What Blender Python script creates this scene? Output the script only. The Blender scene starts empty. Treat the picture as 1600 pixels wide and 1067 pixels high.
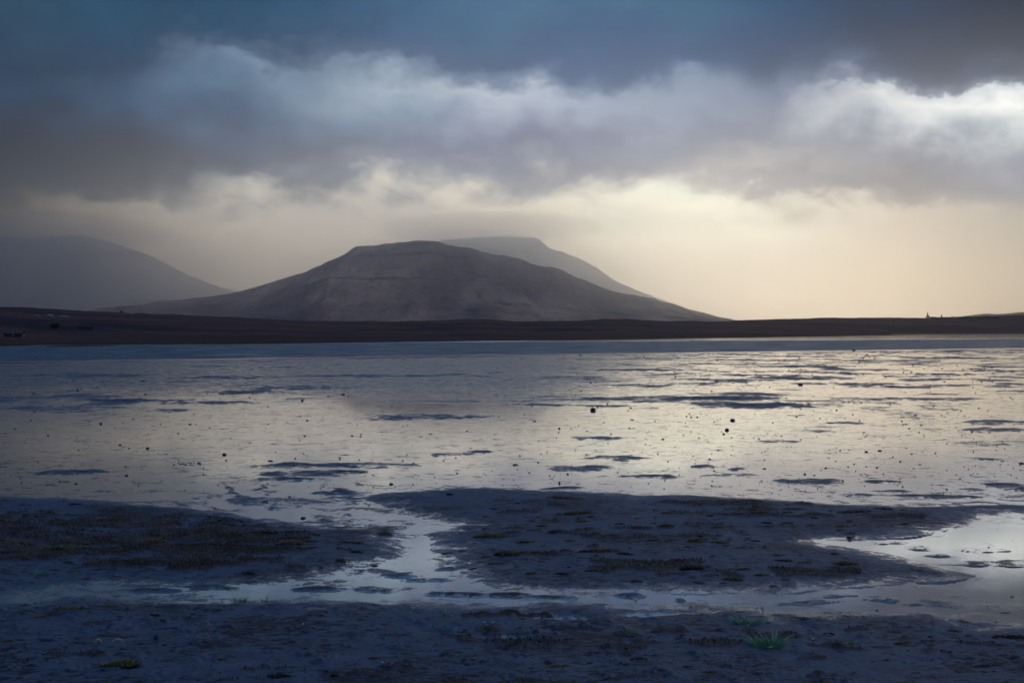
import bpy, math, random
import numpy as np

rnd = random.Random(7)
scene = bpy.context.scene
COL = scene.collection

# ------------------------------------------------------------------ camera
EYE = 5.0
F = 2222.2            # focal length in photo pixels (50 mm on 36 mm, 1600 px wide)
HOR = 512.0           # photo row of the sea horizon
cam_d = bpy.data.cameras.new('camera')
cam_d.lens = 50.0; cam_d.sensor_width = 36.0
cam_d.clip_start = 0.1; cam_d.clip_end = 90000
cam = bpy.data.objects.new('camera', cam_d); COL.objects.link(cam)
PITCH = math.atan((533.5 - HOR) / F)
cam.location = (0, 0, EYE)
cam.rotation_euler = (math.pi / 2 - PITCH, 0, 0)
scene.camera = cam

def lin(c):
    o = []
    for v in c[:3]:
        v = v / 255.0
        o.append(v / 12.92 if v <= 0.04045 else ((v + 0.055) / 1.055) ** 2.4)
    return (o[0], o[1], o[2], 1.0)

# ------------------------------------------------------------------ node helper
class NT:
    def __init__(self, tree):
        self.t = tree; self.n = tree.nodes; self.l = tree.links
    def node(self, typ, **kw):
        nd = self.n.new(typ)
        for k, v in kw.items(): setattr(nd, k, v)
        return nd
    def put(self, sock, v):
        if v is None: return
        if hasattr(v, 'is_output'): self.l.new(v, sock)
        else: sock.default_value = v
    def math(self, op, a, b=None, c=None, clamp=False):
        nd = self.node('ShaderNodeMath', operation=op, use_clamp=clamp)
        self.put(nd.inputs[0], a); self.put(nd.inputs[1], b); self.put(nd.inputs[2], c)
        return nd.outputs[0]
    def vmath(self, op, a, b=None):
        nd = self.node('ShaderNodeVectorMath', operation=op)
        self.put(nd.inputs[0], a); self.put(nd.inputs[1], b)
        return nd.outputs[0]
    def mix(self, f, a, b, blend='MIX'):
        nd = self.node('ShaderNodeMix', data_type='RGBA', blend_type=blend)
        self.put(nd.inputs[0], f); self.put(nd.inputs[6], a); self.put(nd.inputs[7], b)
        return nd.outputs[2]
    def mixf(self, f, a, b):
        nd = self.node('ShaderNodeMix', data_type='FLOAT')
        self.put(nd.inputs[0], f); self.put(nd.inputs[2], a); self.put(nd.inputs[3], b)
        return nd.outputs[0]
    def rng(self, v, a, b, c=0.0, d=1.0, smooth=True):
        nd = self.node('ShaderNodeMapRange', clamp=True)
        nd.interpolation_type = 'SMOOTHSTEP' if smooth else 'LINEAR'
        self.put(nd.inputs[0], v)
        for i, x in enumerate((a, b, c, d)): self.put(nd.inputs[1 + i], x)
        return nd.outputs[0]
    def noise(self, vec, scale, detail=4.0, rough=0.5, dist=0.0):
        nd = self.node('ShaderNodeTexNoise')
        self.put(nd.inputs['Vector'], vec); nd.inputs['Scale'].default_value = scale
        nd.inputs['Detail'].default_value = detail; nd.inputs['Roughness'].default_value = rough
        nd.inputs['Distortion'].default_value = dist
        return nd.outputs[0], nd.outputs[1]
    def sep(self, v):
        nd = self.node('ShaderNodeSeparateXYZ'); self.put(nd.inputs[0], v); return nd.outputs
    def comb(self, x, y, z):
        nd = self.node('ShaderNodeCombineXYZ')
        for i, a in enumerate((x, y, z)): self.put(nd.inputs[i], a)
        return nd.outputs[0]
    def ramp(self, f, stops, interp='LINEAR'):
        nd = self.node('ShaderNodeValToRGB'); cr = nd.color_ramp; cr.interpolation = interp
        while len(cr.elements) > 1: cr.elements.remove(cr.elements[-1])
        for i, (p, c) in enumerate(stops):
            e = cr.elements[0] if i == 0 else cr.elements.new(min(max(p, 0), 1))
            if i == 0: e.position = min(max(p, 0), 1)
            e.color = c
        self.put(nd.inputs[0], f)
        return nd.outputs[0]

# ------------------------------------------------------------------ sky
SUN_AZ, SUN_EL = math.radians(38), math.radians(46)      # azimuth to the right of the view, behind cloud
world = bpy.data.worlds.new("World"); scene.world = world; world.use_nodes = True
wt = world.node_tree; wt.nodes.clear(); W = NT(wt)
tc = W.node('ShaderNodeTexCoord').outputs['Generated']
dirv = W.vmath('NORMALIZE', tc)
nvec = W.vmath('MULTIPLY', dirv, (1.0, 1.0, 2.3))
n1f, n1c = W.noise(nvec, 7.0, 7.0, 0.52, 0.1)
n2f, n2c = W.noise(W.vmath('MULTIPLY', dirv, (1.0, 1.0, 1.5)), 18.0, 8.0, 0.60, 0.1)
n3f, n3c = W.noise(W.vmath('ADD', nvec, (9.1, 2.7, 4.3)), 12.0, 9.0, 0.62, 0.2)
dx, dy, dz = W.sep(dirv)
az0 = W.math('ARCTAN2', dx, dy)
el0 = W.math('ARCSINE', dz)
amp = W.rng(el0, 0.045, 0.092, 0.08, 1.0)
c1 = W.sep(n1c); c2 = W.sep(n2c)
def wob(s1, s2, a1, a2):
    a = W.math('MULTIPLY', W.math('SUBTRACT', s1, 0.5), a1)
    b = W.math('MULTIPLY', W.math('SUBTRACT', s2, 0.5), a2)
    return W.math('MULTIPLY', W.math('ADD', a, b), amp)
az = W.math('ADD', az0, wob(c1[0], c2[0], 0.08, 0.09))
el = W.math('ADD', el0, wob(c1[1], c2[1], 0.045, 0.085))
elw = W.math('MAXIMUM', el, 0.0)
R_EL = 0.26
elN = W.math('DIVIDE', elw, R_EL)
SKYCOLS = {
 0: [(0,(52,77,97)), (90,(48,67,89)), (130,(50,67,88)), (200,(44,60,76)), (250,(54,63,76)), (290,(66,71,83)), (310,(90,88,89)), (340,(98,95,93)), (380,(86,82,82)), (430,(77,74,76)), (500,(73,68,73))],
 200: [(0,(48,81,106)), (60,(52,79,103)), (100,(61,78,100)), (140,(82,100,122)), (170,(75,91,112)), (220,(68,80,96)), (260,(75,81,93)), (300,(86,88,98)), (318,(94,93,98)), (330,(152,147,140)), (360,(150,143,137)), (420,(116,110,106)), (500,(96,90,88))],
 400: [(0,(46,79,107)), (60,(52,81,108)), (85,(90,106,128)), (110,(136,152,174)), (140,(122,138,158)), (180,(111,126,147)), (220,(105,119,139)), (260,(90,101,117)), (285,(103,107,122)), (296,(180,176,166)), (315,(194,188,178)), (340,(186,178,168)), (400,(166,158,150)), (500,(142,134,127))],
 600: [(0,(78,108,136)), (60,(82,105,135)), (100,(90,106,136)), (120,(128,143,163)), (160,(169,180,194)), (200,(158,169,183)), (250,(126,134,151)), (280,(133,137,152)), (295,(172,172,170)), (320,(202,194,184)), (370,(200,189,178)), (420,(180,170,160)), (500,(165,155,145))],
 800: [(0,(82,111,139)), (50,(91,116,143)), (95,(94,109,139)), (130,(133,148,170)), (155,(200,206,214)), (180,(188,193,203)), (230,(153,156,171)), (258,(139,143,159)), (280,(167,166,171)), (300,(210,202,188)), (330,(230,218,201)), (370,(215,202,185)), (420,(209,195,177)), (500,(205,190,171))],
 1000: [(0,(82,111,137)), (60,(89,108,137)), (95,(94,110,138)), (112,(113,126,150)), (140,(165,173,187)), (180,(173,180,192)), (220,(148,153,167)), (260,(143,147,161)), (280,(173,169,173)), (298,(248,238,216)), (330,(253,250,230)), (370,(248,235,212)), (430,(236,221,199)), (500,(223,208,185))],
 1200: [(0,(67,94,121)), (50,(78,98,126)), (80,(109,120,144)), (120,(152,158,174)), (180,(153,158,172)), (225,(148,152,165)), (247,(203,193,185)), (270,(230,220,206)), (288,(187,180,177)), (308,(177,171,173)), (325,(253,243,220)), (360,(253,245,223)), (420,(240,225,202)), (500,(221,205,182))],
 1400: [(0,(61,78,99)), (40,(66,80,99)), (70,(94,102,119)), (100,(120,125,137)), (122,(160,160,169)), (134,(236,235,231)), (160,(242,241,237)), (190,(222,222,222)), (230,(175,177,181)), (260,(144,144,153)), (300,(134,132,142)), (322,(148,143,147)), (340,(234,219,197)), (400,(228,212,189)), (500,(209,193,170))],
 1600: [(0,(46,60,79)), (50,(66,75,92)), (90,(102,108,119)), (112,(141,143,150)), (124,(246,245,240)), (155,(250,249,244)), (200,(203,207,208)), (240,(169,172,178)), (290,(155,155,164)), (328,(141,139,148)), (348,(201,189,170)), (400,(199,185,163)), (500,(182,167,148))]
}
# ---GAINS: how much brighter the cloud itself is than it looks through the air in front of it (row, r, g, b)
GAINS = {0: [[0, 0.793, 0.996, 1.019], [60, 0.481, 0.81, 0.91], [100, 0.306, 0.647, 0.878], [150, 0.289, 0.597, 0.916], [200, 0.087, 0.135, 0.275], [260, 0.085, 0.087, 0.176], [300, 0.276, 0.276, 0.265], [340, 1.897, 1.467, 0.729], [380, 1.271, 0.912, 0.44], [420, 0.419, 0.29, 0.165], [460, 0.36, 0.211, 0.14], [500, 0.533, 0.266, 0.211]], 200: [[0, 0.547, 0.935, 1.037], [60, 0.349, 0.749, 0.904], [100, 0.366, 0.653, 0.854], [150, 0.424, 0.797, 1.062], [200, 0.134, 0.249, 0.444], [260, 0.088, 0.096, 0.228], [300, 0.244, 0.285, 0.401], [340, 3.008, 2.809, 2.209], [380, 3.945, 3.353, 2.226], [420, 1.227, 1.009, 0.692], [460, 0.838, 0.628, 0.438], [500, 0.967, 0.65, 0.462]], 400: [[0, 0.365, 0.82, 0.995], [60, 0.392, 0.716, 0.87], [100, 0.904, 1.008, 1.055], [150, 0.802, 1.058, 1.193], [200, 0.278, 0.538, 0.889], [260, 0.2, 0.318, 0.571], [300, 1.139, 1.257, 1.341], [340, 3.548, 3.455, 3.036], [380, 3.564, 3.396, 2.933], [420, 1.915, 1.861, 1.662], [460, 1.622, 1.519, 1.354], [500, 2.315, 2.002, 1.715]], 600: [[0, 0.608, 0.919, 1.041], [60, 0.438, 0.704, 0.895], [100, 0.756, 0.85, 0.933], [150, 1.286, 1.324, 1.301], [200, 0.781, 0.991, 1.182], [260, 0.595, 0.72, 0.914], [300, 1.495, 1.554, 1.523], [340, 3.124, 3.047, 2.734], [380, 3.048, 2.915, 2.654], [420, 1.907, 1.88, 1.788], [460, 1.946, 1.909, 1.794], [500, 3.001, 2.747, 2.479]], 800: [[0, 0.718, 0.944, 1.038], [60, 0.422, 0.706, 0.892], [100, 0.419, 0.603, 0.838], [150, 1.262, 1.298, 1.3], [200, 0.879, 0.998, 1.196], [260, 0.442, 0.565, 0.892], [300, 1.353, 1.427, 1.484], [340, 3.103, 3.006, 2.616], [380, 3.113, 2.982, 2.594], [420, 2.172, 2.125, 1.956], [460, 2.368, 2.329, 2.154], [500, 3.659, 3.36, 3.049]], 1000: [[0, 0.641, 0.926, 1.032], [60, 0.402, 0.671, 0.904], [100, 0.391, 0.604, 0.87], [150, 1.048, 1.136, 1.209], [200, 0.766, 0.897, 1.126], [260, 0.478, 0.577, 0.89], [300, 1.184, 1.25, 1.342], [340, 2.571, 2.737, 2.591], [380, 3.176, 3.201, 2.921], [420, 2.66, 2.619, 2.456], [460, 2.744, 2.733, 2.561], [500, 3.994, 3.702, 3.371]], 1200: [[0, 0.329, 0.718, 0.927], [60, 0.217, 0.428, 0.72], [100, 0.3, 0.501, 0.804], [150, 1.006, 1.11, 1.227], [200, 0.684, 0.805, 1.018], [260, 0.867, 0.916, 1.084], [300, 0.693, 0.732, 0.954], [340, 2.619, 2.734, 2.61], [380, 3.267, 3.433, 3.225], [420, 2.74, 2.743, 2.587], [460, 2.581, 2.592, 2.465], [500, 3.932, 3.614, 3.298]], 1400: [[0, 0.234, 0.484, 0.77], [60, 0.144, 0.272, 0.478], [100, 0.303, 0.464, 0.723], [150, 1.441, 1.466, 1.451], [200, 1.199, 1.285, 1.382], [260, 0.407, 0.515, 0.824], [300, 0.21, 0.264, 0.524], [340, 2.008, 2.005, 1.959], [380, 3.052, 2.995, 2.598], [420, 2.631, 2.605, 2.302], [460, 2.604, 2.584, 2.323], [500, 3.904, 3.548, 3.085]], 1600: [[0, 0.108, 0.208, 0.357], [60, 0.087, 0.141, 0.285], [100, 0.286, 0.426, 0.673], [150, 1.696, 1.711, 1.668], [200, 1.327, 1.436, 1.508], [260, 0.547, 0.762, 1.179], [300, 0.296, 0.429, 0.883], [340, 1.398, 1.482, 1.467], [380, 2.282, 2.249, 1.74], [420, 2.115, 2.105, 1.627], [460, 2.141, 2.072, 1.692], [500, 3.409, 2.986, 2.488]]}
def thru(X, Y, c):
    g = GAINS.get(X)
    if not g: return c
    ys = [r[0] for r in g]
    return tuple(c[k] * float(np.interp(Y, ys, [r[k + 1] for r in g])) for k in range(3)) + (1.0,)
prev = None; prev_az = None
for X in sorted(SKYCOLS):
    a = math.atan((X - 800) / F)
    stops = []
    for (Y, c) in sorted(SKYCOLS[X], key=lambda s: -s[0]):
        e = math.atan((HOR - Y) / F * math.cos(a))
        stops.append((e / R_EL, thru(X, Y, lin(c))))
    col = W.ramp(elN, stops)
    if prev is None: prev = col
    else: prev = W.mix(W.rng(az, prev_az, a, 0, 1, False), prev, col)
    prev_az = a
# the unbroken deck outside the frame: to the sides and behind
gen = W.ramp(W.math('DIVIDE', elw, 1.5708), [(0.0, lin((110,108,110))), (0.10, lin((92,98,114))), (0.25, lin((60,90,132))), (0.6, lin((60,102,165))), (1.0, lin((62,108,178)))])
side = W.rng(W.math('ABSOLUTE', az0), 0.40, 1.3)
col = W.mix(side, prev, gen)
high = W.rng(el, 0.235, 0.50)
col = W.mix(high, col, gen)
# billow: soft light and dark in the cloud itself
bil = W.math('ADD', W.math('MULTIPLY', W.math('SUBTRACT', n3f, 0.5), 0.45), W.math('MULTIPLY', W.math('SUBTRACT', n2f, 0.5), 0.30))
bil = W.math('ADD', W.math('MULTIPLY', bil, W.rng(el0, 0.03, 0.11, 0.05, 1.0)), 1.0)
cv = W.node('ShaderNodeCombineXYZ')
for i in range(3): W.put(cv.inputs[i], bil)
col = W.mix(1.0, col, cv.outputs[0], 'MULTIPLY')
SKY_GAIN = 1.0
bgc = W.node('ShaderNodeBackground'); W.put(bgc.inputs[0], col); bgc.inputs[1].default_value = SKY_GAIN
sky = W.node('ShaderNodeTexSky'); sky.sky_type = 'NISHITA'; sky.sun_disc = False
sky.sun_elevation = SUN_EL; sky.sun_rotation = SUN_AZ
bgs = W.node('ShaderNodeBackground'); W.put(bgs.inputs[0], sky.outputs[0]); bgs.inputs[1].default_value = 0.05
ms = W.node('ShaderNodeMixShader'); ms.inputs[0].default_value = 0.96
wt.links.new(bgs.outputs[0], ms.inputs[1]); wt.links.new(bgc.outputs[0], ms.inputs[2])
wo = W.node('ShaderNodeOutputWorld'); wt.links.new(ms.outputs[0], wo.inputs[0])

sl = bpy.data.lights.new('sun', 'SUN'); sl.energy = 0.5; sl.angle = math.radians(40); sl.color = (1.0, 0.93, 0.82)
so = bpy.data.objects.new('sun', sl); COL.objects.link(so)
sd = np.array([math.sin(SUN_AZ) * math.cos(SUN_EL), math.cos(SUN_AZ) * math.cos(SUN_EL), math.sin(SUN_EL)])
so.rotation_euler = (math.pi / 2 - SUN_EL, 0, math.pi - SUN_AZ)
so.location = (0, 0, 60)

vs = scene.view_settings
scene.display_settings.display_device = 'sRGB'
vs.view_transform = 'Standard'; vs.look = 'None'; vs.exposure = 0.0; vs.gamma = 1.0; vs.use_curve_mapping = False
scene.cycles.use_denoising = True
scene.cycles.max_bounces = 10; scene.cycles.volume_bounces = 7; scene.cycles.diffuse_bounces = 2
scene.cycles.glossy_bounces = 3; scene.cycles.transparent_max_bounces = 4
scene.cycles.caustics_reflective = False
scene.cycles.use_adaptive_sampling = False
scene.cycles.sample_clamp_indirect = 3.0

# ------------------------------------------------------------------ numpy noise
def _hash(ix, iy, seed):
    h = (ix.astype(np.int64) * 374761393 + iy.astype(np.int64) * 668265263 + seed * 1442695041) & 0x7fffffff
    h = ((h ^ (h >> 13)) * 1274126177) & 0x7fffffff
    h = (h ^ (h >> 16))
    return (h & 0xffff) / 65535.0
def vnoise(x, y, seed=0):
    x0 = np.floor(x); y0 = np.floor(y); fx = x - x0; fy = y - y0
    fx = fx * fx * fx * (fx * (fx * 6 - 15) + 10); fy = fy * fy * fy * (fy * (fy * 6 - 15) + 10)
    a = _hash(x0, y0, seed); b = _hash(x0 + 1, y0, seed); c = _hash(x0, y0 + 1, seed); d = _hash(x0 + 1, y0 + 1, seed)
    return (a + (b - a) * fx + (c - a) * fy + (a - b - c + d) * fx * fy) * 2 - 1
def fbm(x, y, octaves=4, seed=0, gain=0.5, lac=2.03):
    s = 0; a = 1.0; n = 0
    for i in range(octaves):
        s = s + a * vnoise(x + 17.3 * i, y - 9.1 * i, seed + i * 31); n += a
        a *= gain; x = x * lac; y = y * lac
    return s / n
def sstep(a, b, v):
    t = np.clip((v - a) / (b - a), 0, 1); return t * t * (3 - 2 * t)
def gx(X, Y):
    d = EYE * F / (Y - HOR); return ((X - 800) / F * d, d)
def at(X, Y, z=0.0):                                   # where the photo's row and column meet the level z
    d = (EYE - z) * F / (Y - HOR); return ((X - 800) / F * d, d, z)
def far(X, Y, d):                                      # a point at distance d seen at that row and column
    return ((X - 800) / F * d, d, EYE + (HOR - Y) / F * d)

# ------------------------------------------------------------------ object helpers
def tag(o, label=None, cat=None, group=None, kind=None):
    if label: o['label'] = label
    if cat: o['category'] = cat
    if group: o['group'] = group
    if kind: o['kind'] = kind
    return o
def mesh_np(name, co, faces, mats, smooth=True, fmat=None):
    me = bpy.data.meshes.new(name)
    co = np.asarray(co, dtype=np.float32).reshape(-1, 3); faces = np.asarray(faces, dtype=np.int32)
    k = faces.shape[1]; nf = len(faces)
    me.vertices.add(len(co)); me.vertices.foreach_set('co', co.ravel())
    me.loops.add(nf * k); me.loops.foreach_set('vertex_index', faces.ravel())
    me.polygons.add(nf)
    me.polygons.foreach_set('loop_start', np.arange(0, nf * k, k, dtype=np.int32))
    me.polygons.foreach_set('loop_total', np.full(nf, k, dtype=np.int32))
    me.polygons.foreach_set('use_smooth', np.full(nf, smooth, dtype=bool))
    for m in (mats if isinstance(mats, (list, tuple)) else [mats]): me.materials.append(m)
    if fmat is not None: me.polygons.foreach_set('material_index', np.asarray(fmat, dtype=np.int32))
    me.update(calc_edges=True); me.validate()
    return me
def link(name, me, parent=None, loc=None, rotz=0.0):
    o = bpy.data.objects.new(name, me); COL.objects.link(o)
    if parent is not None: o.parent = parent
    if loc is not None: o.location = loc
    o.rotation_euler[2] = rotz
    return o
def grid_faces(nr, nc):
    i = np.arange(nr - 1)[:, None] * nc + np.arange(nc - 1)[None, :]
    return np.stack([i, i + 1, i + nc + 1, i + nc], -1).reshape(-1, 4)
def attr(me, name, v):
    a = me.attributes.new(name, 'FLOAT', 'POINT'); a.data.foreach_set('value', np.asarray(v, dtype=np.float32).ravel())
class MB:
    def __init__(self): self.v = []; self.f = []; self.m = []
    def add(self, vs, fs, m=0):
        b = len(self.v); self.v += [tuple(p) for p in vs]
        for f in fs: self.f.append(tuple(b + i for i in f)); self.m.append(m)
    def box(self, x0, x1, y0, y1, z0, z1, m=0):
        self.add([(x0,y0,z0),(x1,y0,z0),(x1,y1,z0),(x0,y1,z0),(x0,y0,z1),(x1,y0,z1),(x1,y1,z1),(x0,y1,z1)],
                 [(0,3,2,1),(4,5,6,7),(0,1,5,4),(1,2,6,5),(2,3,7,6),(3,0,4,7)], m)
    def mesh(self, name, mats, smooth=False):
        me = bpy.data.meshes.new(name); me.from_pydata(self.v, [], self.f)
        for m in (mats if isinstance(mats, (list, tuple)) else [mats]): me.materials.append(m)
        me.polygons.foreach_set('material_index', self.m)
        me.polygons.foreach_set('use_smooth', [smooth] * len(self.f)); me.update()
        return me

# ------------------------------------------------------------------ materials
def mat(name):
    m = bpy.data.materials.new(name); m.use_nodes = True
    t = m.node_tree; t.nodes.clear(); N = NT(t)
    p = N.node('ShaderNodeBsdfPrincipled'); o = N.node('ShaderNodeOutputMaterial')
    t.links.new(p.outputs[0], o.inputs[0])
    N.p = p; N.pos = N.node('ShaderNodeNewGeometry').outputs['Position']
    return m, N
def simple(name, c1, c2, scale=5.0, rough=0.7, spec=0.3, obj=True):
    m, N = mat(name)
    v = N.node('ShaderNodeTexCoord').outputs['Object'] if obj else N.pos
    f, _ = N.noise(v, scale, 5, 0.6)
    N.put(N.p.inputs['Base Color'], N.mix(N.rng(f, 0.35, 0.65), (*c1, 1), (*c2, 1)))
    N.p.inputs['Roughness'].default_value = rough
    N.p.inputs['Specular IOR Level'].default_value = spec
    return m
def attr_node(N, name):
    a = N.node('ShaderNodeAttribute'); a.attribute_name = name; return a.outputs['Fac']

def sheen(m, N, fac, rough, nrm=None):
    # extra mirror gloss added to brighten the sky's reflection beyond what water gives
    t = m.node_tree; out = [n for n in t.nodes if n.type == 'OUTPUT_MATERIAL'][0]
    g = N.node('ShaderNodeBsdfGlossy'); g.inputs['Color'].default_value = (0.97, 0.96, 0.95, 1); g.inputs['Roughness'].default_value = rough; N.put(g.inputs['Normal'], nrm)
    mx = N.node('ShaderNodeMixShader'); N.put(mx.inputs[0], fac)
    t.links.new(N.p.outputs[0], mx.inputs[1]); t.links.new(g.outputs[0], mx.inputs[2]); t.links.new(mx.outputs[0], out.inputs[0])
def mud_material():
    m, N = mat('wet_volcanic_mud')
    x, y, z = N.sep(N.pos)
    a, _ = N.noise(N.pos, 2.2, 8, 0.70, 0.4)
    b, _ = N.noise(N.pos, 14.0, 6, 0.75)
    c, _ = N.noise(N.pos, 0.35, 4, 0.55)
    zz = N.math('ADD', z, N.math('MULTIPLY', N.math('SUBTRACT', a, 0.5), 0.15))
    zz = N.math('ADD', zz, N.math('MULTIPLY', N.math('SUBTRACT', b, 0.5), 0.085))
    g_, _ = N.noise(N.pos, 0.55, 4, 0.6, 0.5)
    zz = N.math('ADD', zz, N.math('MULTIPLY', N.math('SUBTRACT', g_, 0.5), 0.06))
    film = N.rng(zz, -0.0005, 0.006, 1.0, 0.0)
    damp = N.rng(zz, 0.0, 0.10, 1.0, 0.0)
    veg = attr_node(N, 'veg')
    base = N.mix(N.rng(a, 0.35, 0.68), (0.042, 0.066, 0.098, 1), (0.066, 0.098, 0.140, 1))
    base = N.mix(N.rng(b, 0.52, 0.75), base, (0.016, 0.016, 0.020, 1))
    e, _ = N.noise(N.vmath('MULTIPLY', N.pos, (1.0, 1.6, 1.0)), 3.6, 8, 0.72, 0.6)
    base = N.mix(N.math('MULTIPLY', N.rng(N.math('ADD', e, N.math('MULTIPLY', N.math('SUBTRACT', c, 0.5), 0.5)), 0.515, 0.575), 0.9), base, (0.010, 0.011, 0.016, 1))  # dark flecks: clods with their small relief shadows put into the colour
    base = N.mix(N.math('MULTIPLY', N.rng(c, 0.5, 0.7), 0.4), base, (0.028, 0.025, 0.028, 1))
    vegc = N.mix(N.rng(b, 0.4, 0.65), (0.026, 0.027, 0.032, 1), (0.070, 0.056, 0.042, 1))
    base = N.mix(veg, base, vegc)
    base = N.mix(film, base, (0.020, 0.024, 0.032, 1))
    N.put(N.p.inputs['Base Color'], base)
    r = N.mixf(damp, 0.62, 0.50)
    r = N.mixf(N.rng(zz, 0.004, 0.035), 0.20, r)
    k_, _ = N.noise(N.pos, 0.9, 7, 0.7, 0.5)
    q1, _ = N.noise(N.vmath('MULTIPLY', N.pos, (0.6, 1.0, 1.0)), 0.030, 5, 0.65, 0.4)
    ruf = N.math('MULTIPLY', N.rng(N.math('ADD', y, N.math('MULTIPLY', N.math('SUBTRACT', q1, 0.5), 110)), 88, 130), N.rng(N.math('ADD', N.math('DIVIDE', x, y), N.math('MULTIPLY', N.math('SUBTRACT', q1, 0.5), 0.3)), -0.02, 0.16, 1.0, 0.0))
    ruf = N.math('MULTIPLY', ruf, N.rng(k_, 0.40, 0.56, 0.35, 1.0))
    fr = N.mixf(N.rng(k_, 0.46, 0.64), 0.035, 0.17)
    r = N.mixf(film, r, N.mixf(ruf, fr, 0.36))
    N.put(N.p.inputs['Roughness'], N.mixf(veg, r, 0.85))
    N.put(N.p.inputs['Specular IOR Level'], N.mixf(veg, N.mixf(film, N.mixf(N.rng(zz, 0.004, 0.040), 0.32, 0.08), 1.0), 0.15))
    bp = N.node('ShaderNodeBump'); bp.inputs['Distance'].default_value = 0.03
    N.put(bp.inputs['Strength'], N.mixf(film, 0.6, 0.4))
    d, _ = N.noise(N.pos, 45.0, 4, 0.7)
    N.put(bp.inputs['Height'], N.math('ADD', N.math('MULTIPLY', b, 0.6), N.math('MULTIPLY', d, 0.3)))
    # standing water levels itself: the film is flat whatever the mud below does
    nm = N.node('ShaderNodeMix', data_type='VECTOR'); N.put(nm.inputs[0], N.rng(film, 0.0, 0.7, 0.0, 0.985)); N.put(nm.inputs[4], bp.outputs[0]); nm.inputs[5].default_value = (0, 0, 1)
    nrm = N.vmath('NORMALIZE', nm.outputs[1]); N.put(N.p.inputs['Normal'], nrm)
    sheen(m, N, N.math('MULTIPLY', N.math('MULTIPLY', film, 0.42), N.math('SUBTRACT', 1.0, N.math('MULTIPLY', ruf, 0.85))), 0.06, nrm)
    return m
def water_material(name, ripple):
    m, N = mat(name)
    x, y, z = N.sep(N.pos)
    N.p.inputs['Base Color'].default_value = (0.030, 0.060, 0.085, 1) if ripple else (0.012, 0.016, 0.020, 1)
    N.p.inputs['IOR'].default_value = 1.33
    if ripple:
        # wind ripples the middle of the lake; both shores lie in calm water
        s, _ = N.noise(N.vmath('MULTIPLY', N.pos, (0.5, 1.0, 1.0)), 0.02, 4, 0.6)
        wob = N.math('MULTIPLY', N.math('SUBTRACT', s, 0.5), 900)
        farl = N.math('SUBTRACT', N.math('MULTIPLY', y, 20.5), N.math('MULTIPLY', x, 12.4))
        nearl = N.math('SUBTRACT', N.math('MULTIPLY', y, 44.0), N.math('MULTIPLY', x, 30.5))
        farm = N.rng(N.math('ADD', farl, wob), 9900, 10700, 1.0, 0.0)
        leftm = N.rng(N.math('DIVIDE', x, y), -0.12, 0.05, 1.0, 0.0)
        farm = N.math('MAXIMUM', farm, N.math('MULTIPLY', leftm, 0.8))
        nearm = N.rng(nearl, 11300, 11900)
        rip = N.math('MULTIPLY', farm, nearm)
        q, _ = N.noise(N.vmath('MULTIPLY', N.pos, (0.35, 1.0, 1.0)), 0.25, 5, 0.6)
        rr = N.mixf(N.rng(q, 0.35, 0.65), 0.26, 0.66)
        N.put(N.p.inputs['Roughness'], N.mixf(rip, 0.06, rr))
        w1, _ = N.noise(N.vmath('MULTIPLY', N.pos, (0.5, 1.0, 1.0)), 1.2, 4, 0.6)
        bp = N.node('ShaderNodeBump'); bp.inputs['Distance'].default_value = 0.25
        N.put(bp.inputs['Strength'], N.math('MULTIPLY', rip, 1.0)); N.put(bp.inputs['Height'], w1)
        N.put(N.p.inputs['Normal'], bp.outputs[0])
    else:
        N.p.inputs['IOR'].default_value = 1.65
        q, _ = N.noise(N.pos, 0.30, 5, 0.6)
        N.put(N.p.inputs['Roughness'], N.mixf(N.rng(q, 0.35, 0.7), 0.035, 0.10))
        w1, _ = N.noise(N.vmath('MULTIPLY', N.pos, (1.0, 1.0, 1.0)), 5.0, 4, 0.6)
        bp = N.node('ShaderNodeBump'); bp.inputs['Distance'].default_value = 0.01
        bp.inputs['Strength'].default_value = 0.10; N.put(bp.inputs['Height'], w1)
        N.put(N.p.inputs['Normal'], bp.outputs[0])
        sheen(m, N, 0.42, 0.05)
    return m
def heath_material():
    m, N = mat('autumn_heath')
    v = N.vmath('MULTIPLY', N.pos, (0.35, 0.5, 6.0))
    a, _ = N.noise(v, 0.012, 6, 0.6, 0.5)
    b, _ = N.noise(v, 0.10, 5, 0.65)
    c = N.mix(N.rng(a, 0.38, 0.62), (0.014, 0.012, 0.022, 1), (0.070, 0.034, 0.034, 1))
    c = N.mix(N.math('MULTIPLY', N.rng(b, 0.50, 0.72), 0.7), c, (0.105, 0.066, 0.045, 1))
    z = N.sep(N.pos)[2]
    c = N.mix(N.rng(z, 0.3, 2.2, 0.75, 0.0), c, (0.042, 0.026, 0.018, 1))
    N.put(N.p.inputs['Base Color'], c)
    N.p.inputs['Roughness'].default_value = 0.95; N.p.inputs['Specular IOR Level'].default_value = 0.05
    bp = N.node('ShaderNodeBump'); bp.inputs['Distance'].default_value = 2.0; bp.inputs['Strength'].default_value = 0.7
    N.put(bp.inputs['Height'], b); N.put(N.p.inputs['Normal'], bp.outputs[0])
    return m
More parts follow.
